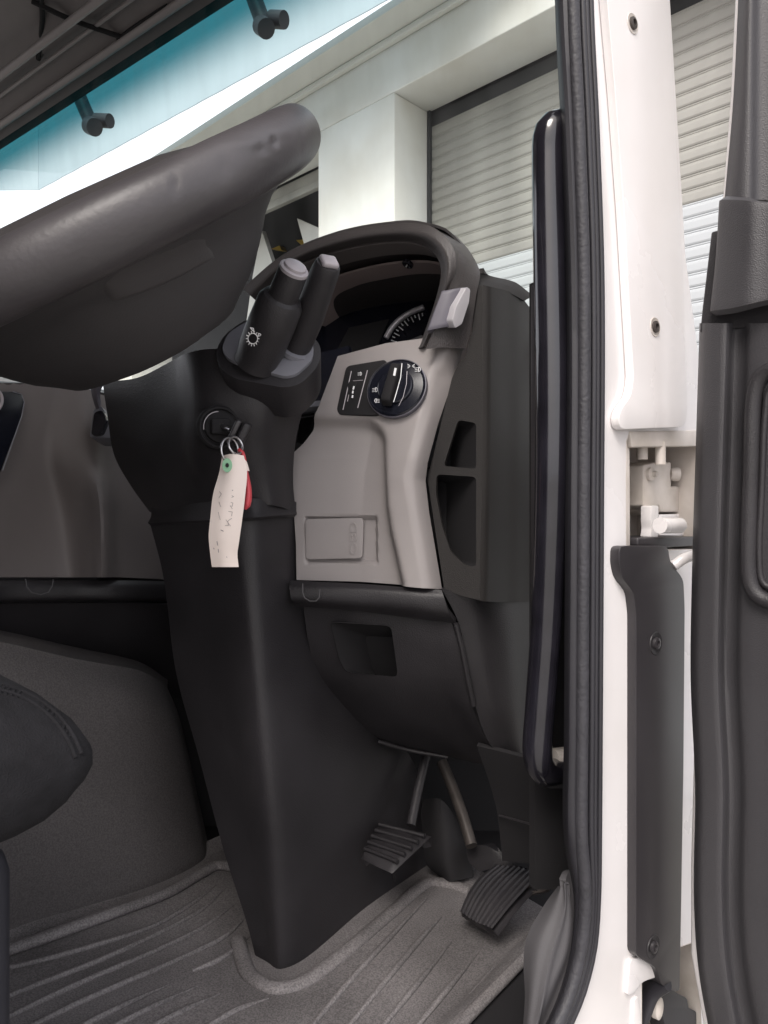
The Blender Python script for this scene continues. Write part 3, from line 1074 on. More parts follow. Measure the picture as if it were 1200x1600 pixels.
# diagnostic socket lid with raised letters
oa_, ob_, oc_ = ray(tanp, 490, 820), ray(tanp, 575, 822), ray(tanp, 530, 868)
on_ = (ob_ - oa_).cross(oc_ - oa_).normalized()
on_ = on_ if on_.dot(CAM - oa_) > 0 else -on_
OB = wplane(oa_ + on_ * .0065, on_)
lid = plate('socket_lid', rnd([(477, 811), (564, 809), (568, 813), (566, 872), (478, 874)], 6), off(OB, .002), .004, 'tan', dash, bevel=.0012)
fc = bpy.data.curves.new('letters', 'FONT')
fc.body = 'OBD'
fc.size = 1
fc.extrude = .03
fo = bpy.data.objects.new('tmp', fc)
COL.objects.link(fo)
bpy.context.view_layer.update()
me = bpy.data.meshes.new_from_object(fo.evaluated_get(bpy.context.evaluated_depsgraph_get()))
bpy.data.objects.remove(fo)
o0 = off(OB, .0025)(557, 866)
ex = (off(OB, .0025)(557, 816) - o0)
ey = (off(OB, .0025)(546, 866) - o0)
xs = [v.co.x for v in me.vertices]
ys = [v.co.y for v in me.vertices]
nz = ex.cross(ey).normalized()
if nz.dot(CAM - o0) < 0:
    nz = -nz
V = [o0 + ex * ((v.co.x - min(xs)) / (max(xs) - min(xs))) + ey * ((v.co.y - min(ys)) / (max(ys) - min(ys))) + nz * (v.co.z * .02) for v in me.vertices]
obj('letters', V, [tuple(p.vertices) for p in me.polygons], 'tan', lid, smooth=False)

# side end panel with two open pockets
sp1 = plane((702, 592, .866), (692, 920, .842), (752, 700, .838))
pk1 = rnd([(716, 656), (744, 661), (744, 733), (693, 728)], 6)
pk2 = rnd([(682, 741), (744, 745), (744, 886), (728, 884), (704, 862), (690, 820), (681, 770)], 7)
sd1 = plate('end_panel_front', [(748, 446), (742, 462), (737, 520), (726, 560), (717, 566), (706, 592), (668, 748), (694, 921), (722, 931), (750, 938), (753, 700), (755, 446)], sp1, .004, 'blackgreen', dash, holes=[pk1, pk2])
pocket('door_pocket', pk1, sp1, .07, 'blackm', dash, (FW * .9 - RT * .3).normalized(), .93)
pocket('door_pocket', pk2, sp1, .08, 'blackm', dash, (FW * .9 - RT * .3).normalized(), .93)


def s1z(u, v):
    return (sp1(u, v) - CAM).dot(FW)


def s1(u, v, d=0):
    return (u, v, s1z(u, v) + d)


sheet('end_panel_side', [[s1(754, 445, -.0005), s1(753, 700, -.0005), s1(750, 938, -.0005)], [(766, 448, s1z(766, 448) + .006), (764, 700, s1z(764, 700) + .006), (760, 940, s1z(760, 940) + .006)],
                         [(795, 455, .90), (795, 700, .885), (792, 941, .865)], [(812, 462, .925), (812, 700, .905), (810, 941, .885)], [(829, 482, .96), (831, 700, .94), (831, 940, .92)]],
      'blackgreen', dash, nu=30, nv=20, thick=.004)
sheet('end_panel_cap', [[(738, 452, .866), (748, 428, .872), (756, 427, .875)], [(752, 456, .862), (760, 440, .88), (770, 432, .90)], [(790, 456, .895), (800, 447, .915), (805, 441, .93)], [(820, 470, .93), (828, 464, .94), (828, 458, .95)]],
      'blackgreen', dash, nu=20, nv=10, thick=.006)
# instrument hood: textured rim, inner shade, outer shell
oa = [(380, 452), (430, 409), (470, 386), (520, 367), (560, 357), (600, 351), (640, 348), (672, 353), (696, 370), (710, 392), (712, 420), (702, 450), (686, 495), (668, 540)]
ia = [(400, 470), (440, 428), (480, 406), (525, 391), (570, 381), (608, 377), (642, 378), (668, 387), (684, 404), (689, 428), (682, 463), (670, 500), (655, 540), (650, 545)]


def hz(u, d=0):
    return .845 + (700 - u) * .00060 + d


O3 = [(u, v, hz(u)) for u, v in oa]
I3 = [(u, v, hz(u, .004)) for u, v in ia]
M3 = [((a[0] + b[0]) / 2, (a[1] + b[1]) / 2, hz((a[0] + b[0]) / 2, -.008)) for a, b in zip(O3, I3)]
hoodo = sheet('instrument_hood', [O3, M3, I3], 'hood', dash, nu=14, nv=90, thick=.004)
In1 = [np.array(to3(p)) for p in I3]
lipA = [np.array(to3((u + 2, v + 3, hz(u, .006)))) for u, v in ia]
lipB = [p + np.array((0, .028, -.006)) for p in lipA]
cen = np.array(to3((560, 520, hz(560)))) + np.array((0, .2, 0))
lipC = [np.array(p) + (cen - np.array(p)) * np.array((.05, 0, .04)) + np.array((0, .05, -.006)) for p in lipA]
lipD = [np.array(p) + (cen - np.array(p)) * np.array((.10, 0, .20)) + np.array((0, .20, 0)) for p in lipA]
sheet('hood_lip', [lipA, lipB], 'tandark', hoodo, nu=5, nv=90, thick=.003, world=True)
sheet('hood_shade', [lipC, [(a + b) / 2 for a, b in zip(lipC, lipD)], lipD], 'shade', hoodo, nu=14, nv=90, thick=.003, world=True)
pS = Vector(lipA[6]) + Vector((-.004, .085, -.018))
lathe('shade_screw', [(.0075, 0), (.0075, .003), (.005, .004), (.003, .001), (.0003, .001)], at(638, 411, .935), (-.2, -.5, -.9), 'gloss', hoodo, seg=18)
O1 = [np.array(to3(p)) for p in O3]
shl = [O1[:8]] + [[p + np.array(q) for p in O1[:8]] for q in ((.008, .02, -.002), (.010, .05, -.012), (.005, .10, -.036), (-.01, .22, -.062))]
sheet('hood_shell', shl, 'hood', hoodo, nu=24, nv=60, thick=.003, world=True)
# shoulder to the right of the hood
sheet('vent_surround', [[(672, 355, .868), (697, 372, .850), (710, 392, .842), (712, 420, .840), (703, 450, .840), (687, 495, .840), (666, 545, .842)],
                        [(690, 358, .90), (714, 380, .872), (726, 402, .856), (728, 424, .850), (722, 455, .846), (706, 505, .846), (692, 543, .846)],
                        [(712, 368, .94), (732, 390, .905), (746, 414, .880), (750, 430, .866), (744, 462, .856), (735, 520, .856), (727, 545, .856)]],
      'hood', dash, nu=24, nv=50, thick=.004)
# silver vent shutter
vent = sheet('air_vent', [[(690, 454, .836), (678, 485, .836), (667, 516, .836)], [(708, 451, .834), (697, 480, .833), (688, 512, .833)], [(730, 448, .838), (722, 478, .836), (711, 509, .836)]], 'silver', dash, nu=20, nv=20, thick=.012, roll=.0015, rollw=.08)
plate('vent_highlight', rnd([(729, 448), (735, 452), (733, 472), (722, 506), (711, 513), (707, 500), (713, 478)], 3), plane((729, 448, .830), (735, 452, .834), (711, 510, .829)), .012, 'silverlt', vent, bevel=.001)  # bright strip puts the highlight on the vent's right side into colour
# cluster: dark lens, white dial ring with ticks
ccl = plane((470, 640, 1.10), (470, 500, 1.14), (720, 480, 1.05))
plate('cluster_lens', [(450, 660), (450, 520), (520, 478), (600, 455), (720, 430), (730, 600), (600, 660)], ccl, .01, 'navy', dash)
plate('cluster_screen', [(518, 562), (545, 512), (608, 498), (588, 545)], off(ccl, .003), .002, 'void', dash)
tube('cluster_ridge', [(*off(ccl, .004)(480, 500),), (*off(ccl, .004)(560, 478),), (*off(ccl, .004)(665, 455),)], .006, 'blackm', dash, n=16, world=True, flat=.4)
gring = [(603, 528), (611, 514), (624, 500), (640, 489), (662, 480)]
g1 = tube('gauge_ring', [(*off(ccl, .006)(u, v),) for u, v in gring], .0042, 'silverlt', dash, n=30, world=True)
stroke('gauge_ticks', [[(668 + r_ * math.cos(math.radians(a_)), 548 + r_ * math.sin(math.radians(a_))) for r_ in ((59, 50) if k_ % 2 == 0 else (59, 55))] for k_, a_ in enumerate(range(196, 264, 6))], off(ccl, .008), .0014, 'mark', g1)
plate('cluster_ledge', [(538, 580), (552, 560), (580, 548), (625, 536), (660, 522), (662, 545), (612, 552)], plane((538, 580, .94), (600, 545, .93), (660, 530, .90)), .02, 'blackm', dash, bevel=.002)
plate('cluster_apron', [(455, 645), (470, 560), (545, 540), (545, 575), (512, 640)], plane((455, 645, 1.02), (470, 560, 1.05), (545, 560, .99)), .006, 'navy', dash)
# dark lever trim between column and switch panel
sheet('trim_strip', [[(456, 633, .93), (480, 628, .92), (510, 625, .91)], [(458, 641, .925), (482, 636, .915), (508, 634, .908)]], 'padgrey', dash, nu=6, nv=12, thick=.02)
pocket('side_recess', rnd([(462, 650), (492, 645), (484, 672), (472, 690), (460, 690)], 4), plane((462, 650, .93), (492, 645, .915), (466, 690, .925)), .03, 'blackm', dash, FW, .9)

# black lower section: lip, knee panel with tray, outer flank
sheet('lower_lip', [[(453, 907, .876), (560, 912, .858), (640, 918, .842), (690, 922, .833)],
                    [(452, 918, .868), (560, 922, .850), (645, 928, .834), (694, 934, .828)],
                    [(455, 936, .866), (560, 942, .850), (650, 950, .834), (702, 958, .830)],
                    [(462, 947, .885), (560, 955, .868), (660, 968, .850), (712, 974, .842)]], 'black', dash, nu=20, nv=60, thick=.006)
stroke('fuse_lid_line', [[(473, 912), (473, 925), (476, 934), (484, 939), (494, 939), (499, 933), (500, 921)]], plane((473, 915, .855), (500, 915, .852), (485, 938, .852)), .0010, 'line', dash)
knee = sheet('knee_panel', [[(474, 946, .895), (482, 1005, .91), (500, 1064, .94), (550, 1122, .99), (600, 1158, 1.03), (640, 1176, 1.06)],
                            [(560, 955, .876), (570, 1005, .885), (585, 1064, .905), (620, 1122, .95), (670, 1160, .99), (705, 1184, 1.02)],
                            [(660, 965, .858), (672, 1010, .862), (685, 1064, .878), (705, 1118, .91), (730, 1165, .94), (755, 1195, .96)],
                            [(706, 972, .846), (720, 1020, .850), (733, 1072, .862), (744, 1122, .88), (768, 1168, .90), (792, 1198, .93)]], 'black', dash, nu=50, nv=50, thick=.004)
tray = rnd([(516, 972), (611, 978), (622, 1058), (540, 1050), (530, 1030)], 9)
KL = plane((516, 972, .886), (611, 978, .870), (585, 1060, .902))
cut(knee, tray, KL, .05, .03)
pocket('storage_tray', tray, off(KL, .001), .06, 'blackm', dash, (YF * .9 - UP * .3).normalized(), .86)
flank = sheet('lower_flank', [[(690, 920, .835), (716, 972, .845), (730, 1040, .855), (744, 1108, .872), (764, 1160, .89), (792, 1190, .905), (818, 1200, .905)],
                              [(742, 936, .838), (752, 975, .846), (762, 1040, .854), (772, 1100, .866), (790, 1150, .885), (806, 1180, .90), (820, 1200, .91)],
                              [(790, 940, .866), (794, 980, .868), (800, 1040, .875), (804, 1100, .882), (810, 1150, .894), (816, 1180, .905), (822, 1200, .915)],
                              [(832, 940, .92), (832, 980, .92), (830, 1040, .92), (828, 1100, .92), (826, 1150, .92), (824, 1180, .92), (823, 1200, .92)]], 'black', dash, nu=30, nv=50, thick=.005)
tube('flank_crease', [(712, 974, .838), (722, 1015, .843), (731, 1060, .852), (740, 1102, .866)], .003, 'black', dash, n=14)
# hidden bulk so that nothing shows through behind the panels
wbox('dash_core', -1.0, -.50, .90, 1.17, -.05, .22, 'void', dash)
wbox('dash_core_side', -.72, -.45, .86, 1.17, -.32, .15, 'void', dash)
wbox('dash_top', -2.5, -.42, .92, 1.19, .20, .225, 'hood', dash)
tube('dash_rail', [(590, 1158, 1.02), (640, 1172, 1.03), (700, 1183, 1.02)], .003, 'black', dash, n=10)

# centre of the dashboard beyond the column
cpan = sheet('centre_panel', [[(-140, 592, .86), (-140, 700, .86), (-140, 800, .86), (-140, 903, .85)],
                       [(0, 598, 1.0), (0, 700, 1.0), (0, 800, .995), (0, 902, .985)],
                       [(85, 600, 1.06), (70, 700, 1.06), (90, 800, 1.075), (105, 902, 1.06)],
                       [(118, 604, 1.075), (100, 700, 1.065), (132, 790, 1.06), (142, 902, 1.045)],
                       [(140, 609, 1.09), (140, 700, 1.075), (160, 790, 1.05), (160, 902, 1.035)],
                       [(175, 617, 1.13), (185, 700, 1.125), (190, 800, 1.11), (188, 902, 1.09)],
                       [(270, 640, 1.22), (270, 720, 1.21), (270, 820, 1.20), (270, 906, 1.19)]], 'tandark', dash, nu=70, nv=50, thick=.005)
wbox('centre_core', -2.5, -1.04, .62, 1.15, -.2, .16, 'void', dash)
sheet('centre_top', [[(-140, 592, .86), (0, 598, 1.0), (85, 600, 1.06), (140, 609, 1.09), (175, 617, 1.13)],
                     [(-140, 588, 1.2), (0, 592, 1.3), (85, 596, 1.36), (140, 604, 1.4), (175, 612, 1.44)]], 'hood', dash, nu=6, nv=20, thick=.004)
CP = plane((-60, 650, .942), (20, 650, 1.012), (0, 800, .992))
plate('switch_plate', rnd([(-120, 612), (30, 612), (38, 622), (36, 645), (-2, 745), (-120, 745)], 8), off(CP, .004), .006, 'navy', dash, bevel=.0015)
stroke('plate_outline', [[(20, 612), (34, 616), (38, 628), (34, 650), (4, 735)]], off(CP, .006), .0012, 'padgrey', dash)
tube('round_control', [(*off(CP, .008)(u, v),) for u, v in circ(-14, 625, 19, 20, .9, -1.2, 1.2, True)], .0022, 'tipgrey', dash, n=20, world=True)
# drawer strip with half-round pull, and the dark panel under it
sheet('drawer_front', [[(-140, 905, .85), (0, 907, .98), (110, 907, 1.05), (190, 907, 1.09), (270, 908, 1.18)], [(-140, 915, .84), (0, 916, .972), (110, 916, 1.042), (190, 916, 1.082), (270, 916, 1.17)],
                       [(-140, 937, .84), (0, 936, .972), (110, 935, 1.042), (190, 935, 1.082), (270, 934, 1.17)], [(-140, 944, .86), (0, 942, .99), (110, 941, 1.06), (190, 940, 1.10), (270, 940, 1.18)]], 'black', dash, nu=14, nv=40, thick=.005)
stroke('pull_outline', [[(40, 905), (42, 917), (50, 926), (64, 929), (76, 925), (82, 915), (83, 906)]], plane((40, 905, .985), (83, 905, 1.015), (62, 929, 1.0)), .0013, 'line', dash)
sheet('lower_centre', [[(-140, 946, .87), (0, 944, 1.0), (110, 943, 1.07), (190, 943, 1.11), (280, 945, 1.2)], [(-140, 1000, .92), (0, 1000, 1.04), (110, 1005, 1.11), (190, 1010, 1.15), (280, 1020, 1.24)],
                       [(-140, 1060, .99), (0, 1060, 1.10), (110, 1070, 1.18), (190, 1080, 1.22), (290, 1090, 1.3)]], 'black', dash, nu=14, nv=30, thick=.005)
# black socket housing with glossy connector
sock = plate('socket_housing', rnd([(146, 640), (158, 634), (176, 664), (174, 684), (140, 683)], 4), plane((146, 640, 1.06), (176, 664, 1.05), (140, 683, 1.05)), .04, 'padgrey', dash, bevel=.003)
plate('connector', rnd([(147, 644), (160, 640), (167, 656), (158, 678), (142, 680)], 5), plane((146, 640, 1.052), (170, 664, 1.042), (140, 683, 1.042)), .01, 'gloss', sock, bevel=.003)
sheet('bracket', [[(141, 592, 1.04), (143, 615, 1.045), (150, 640, 1.05)], [(150, 592, 1.03), (150, 615, 1.035), (155, 638, 1.045)], [(168, 592, 1.035), (157, 612, 1.04), (158, 632, 1.048)]], 'silver', sock, nu=8, nv=14, thick=.004)

# papers on top of the dash
pp = plate('paper_stack', [(-40, 592), (-40, 575), (6, 577), (37, 585), (28, 598), (0, 597)], plane((-40, 590, 1.12), (37, 585, 1.2), (0, 577, 1.26)), .012, 'panelw', None)
setlab(pp, 'white papers lying on the dashboard below the steering wheel', 'papers')

# ------------------------------------------------------------------ steering column
colm = thing('steering_column', 'black steering column with shroud, stalk pad and tall tapering floor cover', 'steering column', fl(440, 1518))
sheet('column_shroud', [[(160, 596, 1.02), (168, 650, 1.02), (178, 710, 1.0), (205, 760, .97), (234, 800, .95)],
                        [(215, 590, .93), (220, 650, .94), (228, 710, .93), (250, 760, .91), (268, 798, .90)],
                        [(272, 562, .85), (278, 650, .86), (284, 710, .865), (300, 760, .86), (318, 796, .86)],
                        [(292, 552, .80), (305, 640, .80), (306, 710, .82), (330, 760, .84), (350, 794, .845)],
                        [(330, 545, .785), (345, 640, .785), (352, 700, .80), (372, 755, .825), (390, 790, .835)],
                        [(420, 550, .785), (415, 640, .79), (412, 700, .81), (420, 755, .83), (428, 790, .84)],
                        [(500, 560, .85), (478, 625, .85), (462, 690, .86), (458, 750, .875), (462, 800, .89)]], 'black', colm, nu=70, nv=60, thick=.004)
sheet('column_cover', [[(234, 816, .93), (255, 900, .93), (275, 1050, .93), (310, 1180, .925), (350, 1330, .915), (385, 1440, .905), (403, 1510, .90)],
                       [(300, 812, .862), (322, 900, .87), (340, 1050, .876), (366, 1200, .882), (394, 1350, .888), (412, 1450, .890), (418, 1516, .888)],
                       [(362, 808, .828), (378, 900, .832), (396, 1050, .84), (412, 1200, .85), (428, 1370, .866), (434, 1450, .872), (438, 1520, .874)],
                       [(392, 806, .828), (404, 900, .836), (420, 1050, .848), (440, 1180, .862), (462, 1340, .880), (474, 1430, .892), (478, 1500, .896)],
                       [(425, 803, .85), (446, 900, .875), (480, 1050, .905), (525, 1150, .94), (560, 1260, .98), (570, 1360, 1.0), (572, 1424, 1.01)],
                       [(463, 800, .90), (484, 900, .93), (530, 1040, .985), (600, 1130, 1.05), (650, 1200, 1.10), (664, 1290, 1.12), (668, 1352, 1.13)]], 'black', colm, nu=60, nv=80, thick=.005)
sheet('cover_collar', [[(236, 784, .945), (300, 782, .872), (350, 781, .84), (400, 779, .828), (463, 784, .89)],
                       [(236, 806, .935), (300, 803, .862), (350, 801, .83), (400, 799, .820), (463, 797, .885)],
                       [(231, 817, .925), (300, 814, .855), (350, 811, .824), (400, 808, .815), (464, 803, .88)]], 'black', colm, nu=12, nv=50, thick=.006)
# stalk pad and stalks
PA = plane((350, 545, .775), (440, 600, .755), (488, 540, .785))
padc = at(418, 548, .77)
base = rnd([(335, 552), (350, 522), (392, 494), (470, 508), (503, 540), (498, 572), (470, 600), (445, 606), (368, 592), (348, 580)], 22, 6)
sheet_pad = plate('stalk_base', base, off(PA, -.006), .05, 'black', colm, bevel=.004)
pad = plate('stalk_pad', rnd([(346, 545), (356, 520), (392, 498), (468, 512), (491, 540), (488, 562), (462, 585), (444, 588), (374, 568), (356, 560)], 20, 6), off(PA, .0), .006, 'padgrey', colm, bevel=.002)


def stalk(name, b, t, r0, r1, tip, parts):
    A, B = to3(b), to3(t)
    ax = (B - A)
    L_ = ax.length
    ax.normalize()
    prof = [(r0 * 1.05, -.01), (r0 * 1.02, 0)] + [(r, h * L_) for r, h in parts] + [(r1, L_ - .002), (r1 * .93, L_), (.0003, L_)]
    o = lathe(name, prof, A, ax, 'black', colm, seg=36, auto=28)
    return o, A, B, ax, L_


s1o, A, B, ax, L_ = stalk('indicator_stalk', (404, 556, .765), (459, 422, .700), .0215, .0142, 0,
                          [(.0235, .1), (.0235, .40), (.0225, .64), (.019, .70), (.0155, .715), (.0150, .72)])
lathe('end_button', [(.0142, -.001), (.0142, .002), (.0128, .003), (.0112, .003), (.0108, .0055), (.009, .0065), (.0003, .0065)], B, ax, 'tipgrey', s1o, seg=32)
nA = (CAM - (A + B) / 2).normalized()


def onst(d):
    q = (A + B) / 2 + nA * .0262
    return wplane(q, (nA - ax * nA.dot(ax)).normalized())


pl_ = onst(0)
gear = []
for i in range(14):
    a = 2 * math.pi * i / 14
    gear.append([(395 + 8.0 * math.cos(a), 529 + 9.0 * math.sin(a)), (395 + 10.6 * math.cos(a), 529 + 12 * math.sin(a))])
stroke('symbol', [circ(395, 529, 8.2, 20, .92, close=True)] + gear + [[(391, 512), (396, 513), (396.5, 518), (391, 512)], [(404, 521), (409, 523), (403, 526), (404, 521)]], pl_, .0009, 'mark', s1o)
s2o, A2, B2, ax2, L2 = stalk('wiper_stalk', (462, 545, .785), (513, 412, .715), .0150, .0128, 0, [(.0155, .1), (.0165, .4), (.0150, .7), (.0138, .93)])
lathe('collar', [(.020, -.002), (.020, .003), (.016, .004)], A2, ax2, 'padgrey', s2o, seg=30)
ex2 = (ax2.cross(UP)).normalized()
box('end_button', B2 + ax2 * .002, ex2, ax2.cross(ex2), ax2, (.0175, .0165, .007), 'tipgrey', s2o, .003)

# ignition lock
IG = at(343, 668, .782)
ign_n = (CAM - IG).normalized() + RT * .25 - FW * .1 + UP * .1
ign_n.normalize()
ig = lathe('ignition_lock', [(.0235, -.01), (.0235, .002), (.0215, .0045), (.0195, .004), (.0185, .001), (.0165, .001), (.0160, .006), (.0145, .007), (.0003, .007)], IG, ign_n, 'blackm', colm, seg=40)
stroke('lock_arc', [circ(341, 667, 24, 14, .95, math.pi * .95, math.pi * 1.5, True)], wplane(IG + ign_n * .006, ign_n), .0009, 'tipgrey', ig)
ir = RT
iu = ign_n.cross(ir).normalized()
ir = iu.cross(ign_n)
ig2 = box('lock_barrel', IG + ign_n * .010 + ir * -.001, ir, iu, ign_n, (.020, .017, .010), 'blackm', colm, .002)

# ------------------------------------------------------------------ key with rings, tag and red fob
ks = thing('key_set', 'ignition key with steel rings, cream paper tag and red fob', 'keys', at(357, 880, .73))
K0 = at(362, 672, .755)
tilt = (UP * .82 + RT * .42 - FW * .1).normalized()
side = (RT * .9 - UP * .35 + FW * .1).normalized()
side = (side - tilt * side.dot(tilt)).normalized()
kn = tilt.cross(side)
box('key_bow', K0 + side * .0035, tilt, side, kn, (.027, .0060, .022), 'greycover', ks, .0022)
box('key_bow', K0 + side * .0125, tilt, side, kn, (.028, .0080, .022), 'black', ks, .0025)
tube('blade', [tuple(IG + ign_n * .012), tuple(K0)], .003, 'steel', ks, n=4, world=True, smoothpath=False)


def ring(cu, cv, Z, ru, rv, tilt_, r, name='key_ring'):
    pts = []
    for i in range(33):
        a = 2 * math.pi * i / 32
        x, y = ru * math.cos(a), rv * math.sin(a)
        ca, sa = math.cos(tilt_), math.sin(tilt_)
        pts.append((cu + x * ca - y * sa, cv + x * sa + y * ca, Z + .010 * math.cos(a)))
    return tube(name, pts, r, 'steel', ks, n=64, seg=8, cap=False)


ring(359, 704, .735, 13, 20, -.15, .0011)
ring(368, 696, .735, 10, 14, -.45, .0012)
tagr = [[(347, 712, .734), (342, 740, .733), (333, 772, .730), (328, 815, .728), (326, 838, .729), (328, 862, .731), (331, 886, .734)],
        [(364, 709, .728), (362, 740, .727), (354, 775, .725), (348, 815, .724), (347, 840, .725), (349, 862, .727), (351, 886, .729)],
        [(381, 712, .733), (386, 735, .732), (383, 775, .728), (378, 815, .726), (373, 850, .727), (371, 866, .729), (373, 886, .731)]]
tag_ = sheet('paper_tag', tagr, 'paper', ks, nu=14, nv=36, thick=.0005, along='cr')
PT = plane((345, 740, .7305), (384, 740, .7300), (350, 850, .7255))
lathe('eyelet', [(.0048, 0), (.0048, .0008), (.0018, .0011), (.0016, .0004)], at(355, 727, .7270), CAM - at(353, 727, .729), 'green', tag_, seg=24, squash=1.45, upv=UP)
lathe('eyelet_hole', [(.0015, 0), (.0015, .0004), (.0002, .0004)], at(355, 727, .7255), CAM - at(353, 727, .729), 'void', tag_, seg=14, squash=1.4, upv=UP)
# faint pencil writing running down the tag, as in the photograph
wr = [[(354, 764), (364, 766), (357, 771), (365, 776), (355, 780)], [(358, 784), (364, 786), (363, 791), (357, 790), (356, 785), (363, 795)],
      [(357, 799), (363, 800), (362, 806)], [(362, 810), (356, 814), (357, 821), (352, 821)], [(353, 812), (360, 822)], [(343, 768), (346, 772), (342, 778)], [(342, 784), (345, 792)], [(341, 800), (344, 812)]]
stroke('pencil_writing', wr, off(PT, .0035), .0005, 'ink', tag_)
stroke('pencil_writing', [[(345, 828), (349, 830)], [(339, 846), (340, 852)], [(334, 856), (334.5, 858)], [(354, 870), (354.6, 871)], [(341, 858), (341.5, 863)]], off(PT, .0025), .0006, 'ink2', tag_)
sheet('tag_fold', [[(381, 716, .7335), (386, 735, .7325)], [(386, 722, .736), (390, 736, .737)]], 'paper', tag_, nu=4, nv=6, thick=.0004)
tube('red_fob', [(374, 703, .738, .0028), (379, 709, .742, .0035), (383, 735, .742, .0040), (388, 765, .742, .0048), (386, 788, .742, .0055), (382, 795, .742, .003)], .004, 'red', ks, n=30, flat=.7)

# ------------------------------------------------------------------ steering wheel
WT = math.radians(37.5)
WC = T(-.62, .36, .25)
WA = Vector((0, -math.sin(WT), math.cos(WT)))     # axis towards the driver
sw = thing('steering_wheel', 'black leather steering wheel with worn rim and deep hub cover', 'steering wheel', WC)
R0, r0 = .205, .0225
V, Fc = [], []
A_, B_ = 480, 56
ex_, ey_ = Vector((1, 0, 0)), Vector((0, math.cos(WT), math.sin(WT)))
random.seed(3)
dents = [(-.62, .9, .004, .10), (-.20, .7, .0025, .08), (-.35, 1.5, .002, .06), (.28, .9, .0015, .05)]
for i in range(A_):
    a = 2 * math.pi * i / A_
    rad = ex_ * math.cos(a) + ey_ * math.sin(a)
    for j in range(B_):
        b = 2 * math.pi * j / B_
        rr = r0 * (1 + .02 * math.sin(5 * a + 1) * .3 + .006 * math.sin(13 * a + 2 * b))
        V.append(WC + rad * (R0 + rr * math.cos(b)) + WA * rr * 1.08 * math.sin(b))
for i in range(A_):
    for j in range(B_):
        i2, j2 = (i + 1) % A_, (j + 1) % B_
        Fc.append((i * B_ + j, i2 * B_ + j, i2 * B_ + j2, i * B_ + j2))
rim = obj('rim', V, Fc, 'leather', sw, auto=80)
# wrinkled leather near the front of the rim: real dents
for vtx in rim.data.vertices:
    p = Vector(vtx.co) + WLOC[rim]
    q = p - CAM
    z = q.dot(FW)
    u, v = 600 + F * q.dot(RT) / z, HOR - F * q.z / z
    if z < .75:
        d = 0
        for cu, cv, su, sv, am in ((428, 222, 5, 6, .006), (408, 232, 10, 7, .003), (440, 205, 16, 9, -.002), (275, 288, 4, 14, .0025), (470, 215, 3, 25, .0015), (395, 225, 30, 8, -.0018), (350, 262, 12, 18, .0012)):
            d += am * math.exp(-((u - cu) / su)**2 - ((v - cv) / sv)**2)
        vtx.co += q.normalized() * d
hub = lathe('hub_cover', [(.150, .012), (.190, .008), (.194, -.012), (.184, -.026), (.166, -.036), (.153, -.048), (.144, -.06), (.136, -.07), (.127, -.08), (.115, -.092), (.100, -.103), (.088, -.113), (.06, -.120), (.03, -.124), (.001, -.126), ],
            WC, WA, 'leather', sw, seg=96, auto=60)
hub.data.materials[0] = mat('hub_plastic', (.039, .036, .038), .6, bump=.25, bscale=500, var=.10, vscale=10)
lathe('horn_pad', [(.149, .005), (.14, .022), (.09, .03), (.001, .032)], WC, WA, 'hood', sw, seg=64)


def onbowl(u, v, lift=.002):
    """where the ray through (u, v) meets the hub cover"""
    prof = [(.194, .012), (.184, .026), (.166, .036), (.153, .048), (.144, .06), (.136, .07), (.127, .08), (.115, .092), (.100, .103), (.088, .113), (.06, .12), (.03, .124)]
    d = (FW + RT * ((u - 600) / F) + UP * ((HOR - v) / F)).normalized()
    for s in np.arange(.3, .9, .001):
        p = CAM + d * float(s)
        q = p - WC
        h = -q.dot(WA)
        r = (q + WA * h).length
        if h > .012 and r < np.interp(h, [b for a, b in prof], [a for a, b in prof]):
            return p - d * lift
    return CAM + d * .6


recess = [[(142, 432), (200, 408), (260, 378), (318, 348)], [(158, 448), (210, 430), (265, 405), (328, 378)], [(176, 476), (222, 462), (275, 440), (342, 405)]]  # back of the spoke, its paler colour standing in for reflected light
sheet('lit_spoke_panel', [[tuple(onbowl(u, v, .0035)) for u, v in r] for r in recess], mat('lit_spoke_plastic', (.054, .050, .052), .5, bump=.2, bscale=500, var=.08), sw, nu=24, nv=40, thick=.004, world=True, roll=.003, rollw=.2)

# ------------------------------------------------------------------ seat
seat = thing('driver_seat', 'grey fabric driver seat cushion with rounded stitched front edge', 'seat', T(-.7, .0, FL))
prof = []
for y, z in ((-.35, -.075), (-.1, -.082), (.05, -.085), (.14, -.090), (.185, -.100), (.215, -.115), (.237, -.135), (.246, -.158), (.243, -.180), (.232, -.200), (.214, -.215), (.18, -.222), (.05, -.222), (-.35, -.222)):
    prof.append((y, z))
P_ = cr([np.array((0, y, z)) for y, z in prof], 70)
V, Fc = [], []
xsr = [(-.96, .3, 0), (-.95, .6, 0), (-.92, .85, 0), (-.85, 1, 0), (-.72, 1, 0), (-.60, 1, 0), (-.555, .985, 0), (-.51, .94, 0), (-.475, .87, 0), (-.448, .76, 0), (-.430, .62, 0), (-.419, .46, 0), (-.413, .28, 0), (-.411, .1, 0)]
for x, f, _ in xsr:
    for p in P_:
        cz = -.150
        yy = p[1] if p[1] < .0 else p[1] - (1 - f) * .03 * (p[1] / .24)
        V.append(T(x, yy + .018, cz + (p[2] + .158) * .98 * (1 - (1 - f) * .95)))
k = len(P_)
for i in range(len(xsr) - 1):
    for j in range(k):
        j2 = (j + 1) % k
        Fc.append((i * k + j, i * k + j2, (i + 1) * k + j2, (i + 1) * k + j))
Fc += [tuple(range(k)), tuple(reversed(range((len(xsr) - 1) * k, len(xsr) * k)))]
cush = obj('cushion', V, Fc, 'seat', seat, auto=70)
wbox('pedestal', -.92, -.500, -.3, .242, FL + .02, -.225, 'seatbase', seat, .02)
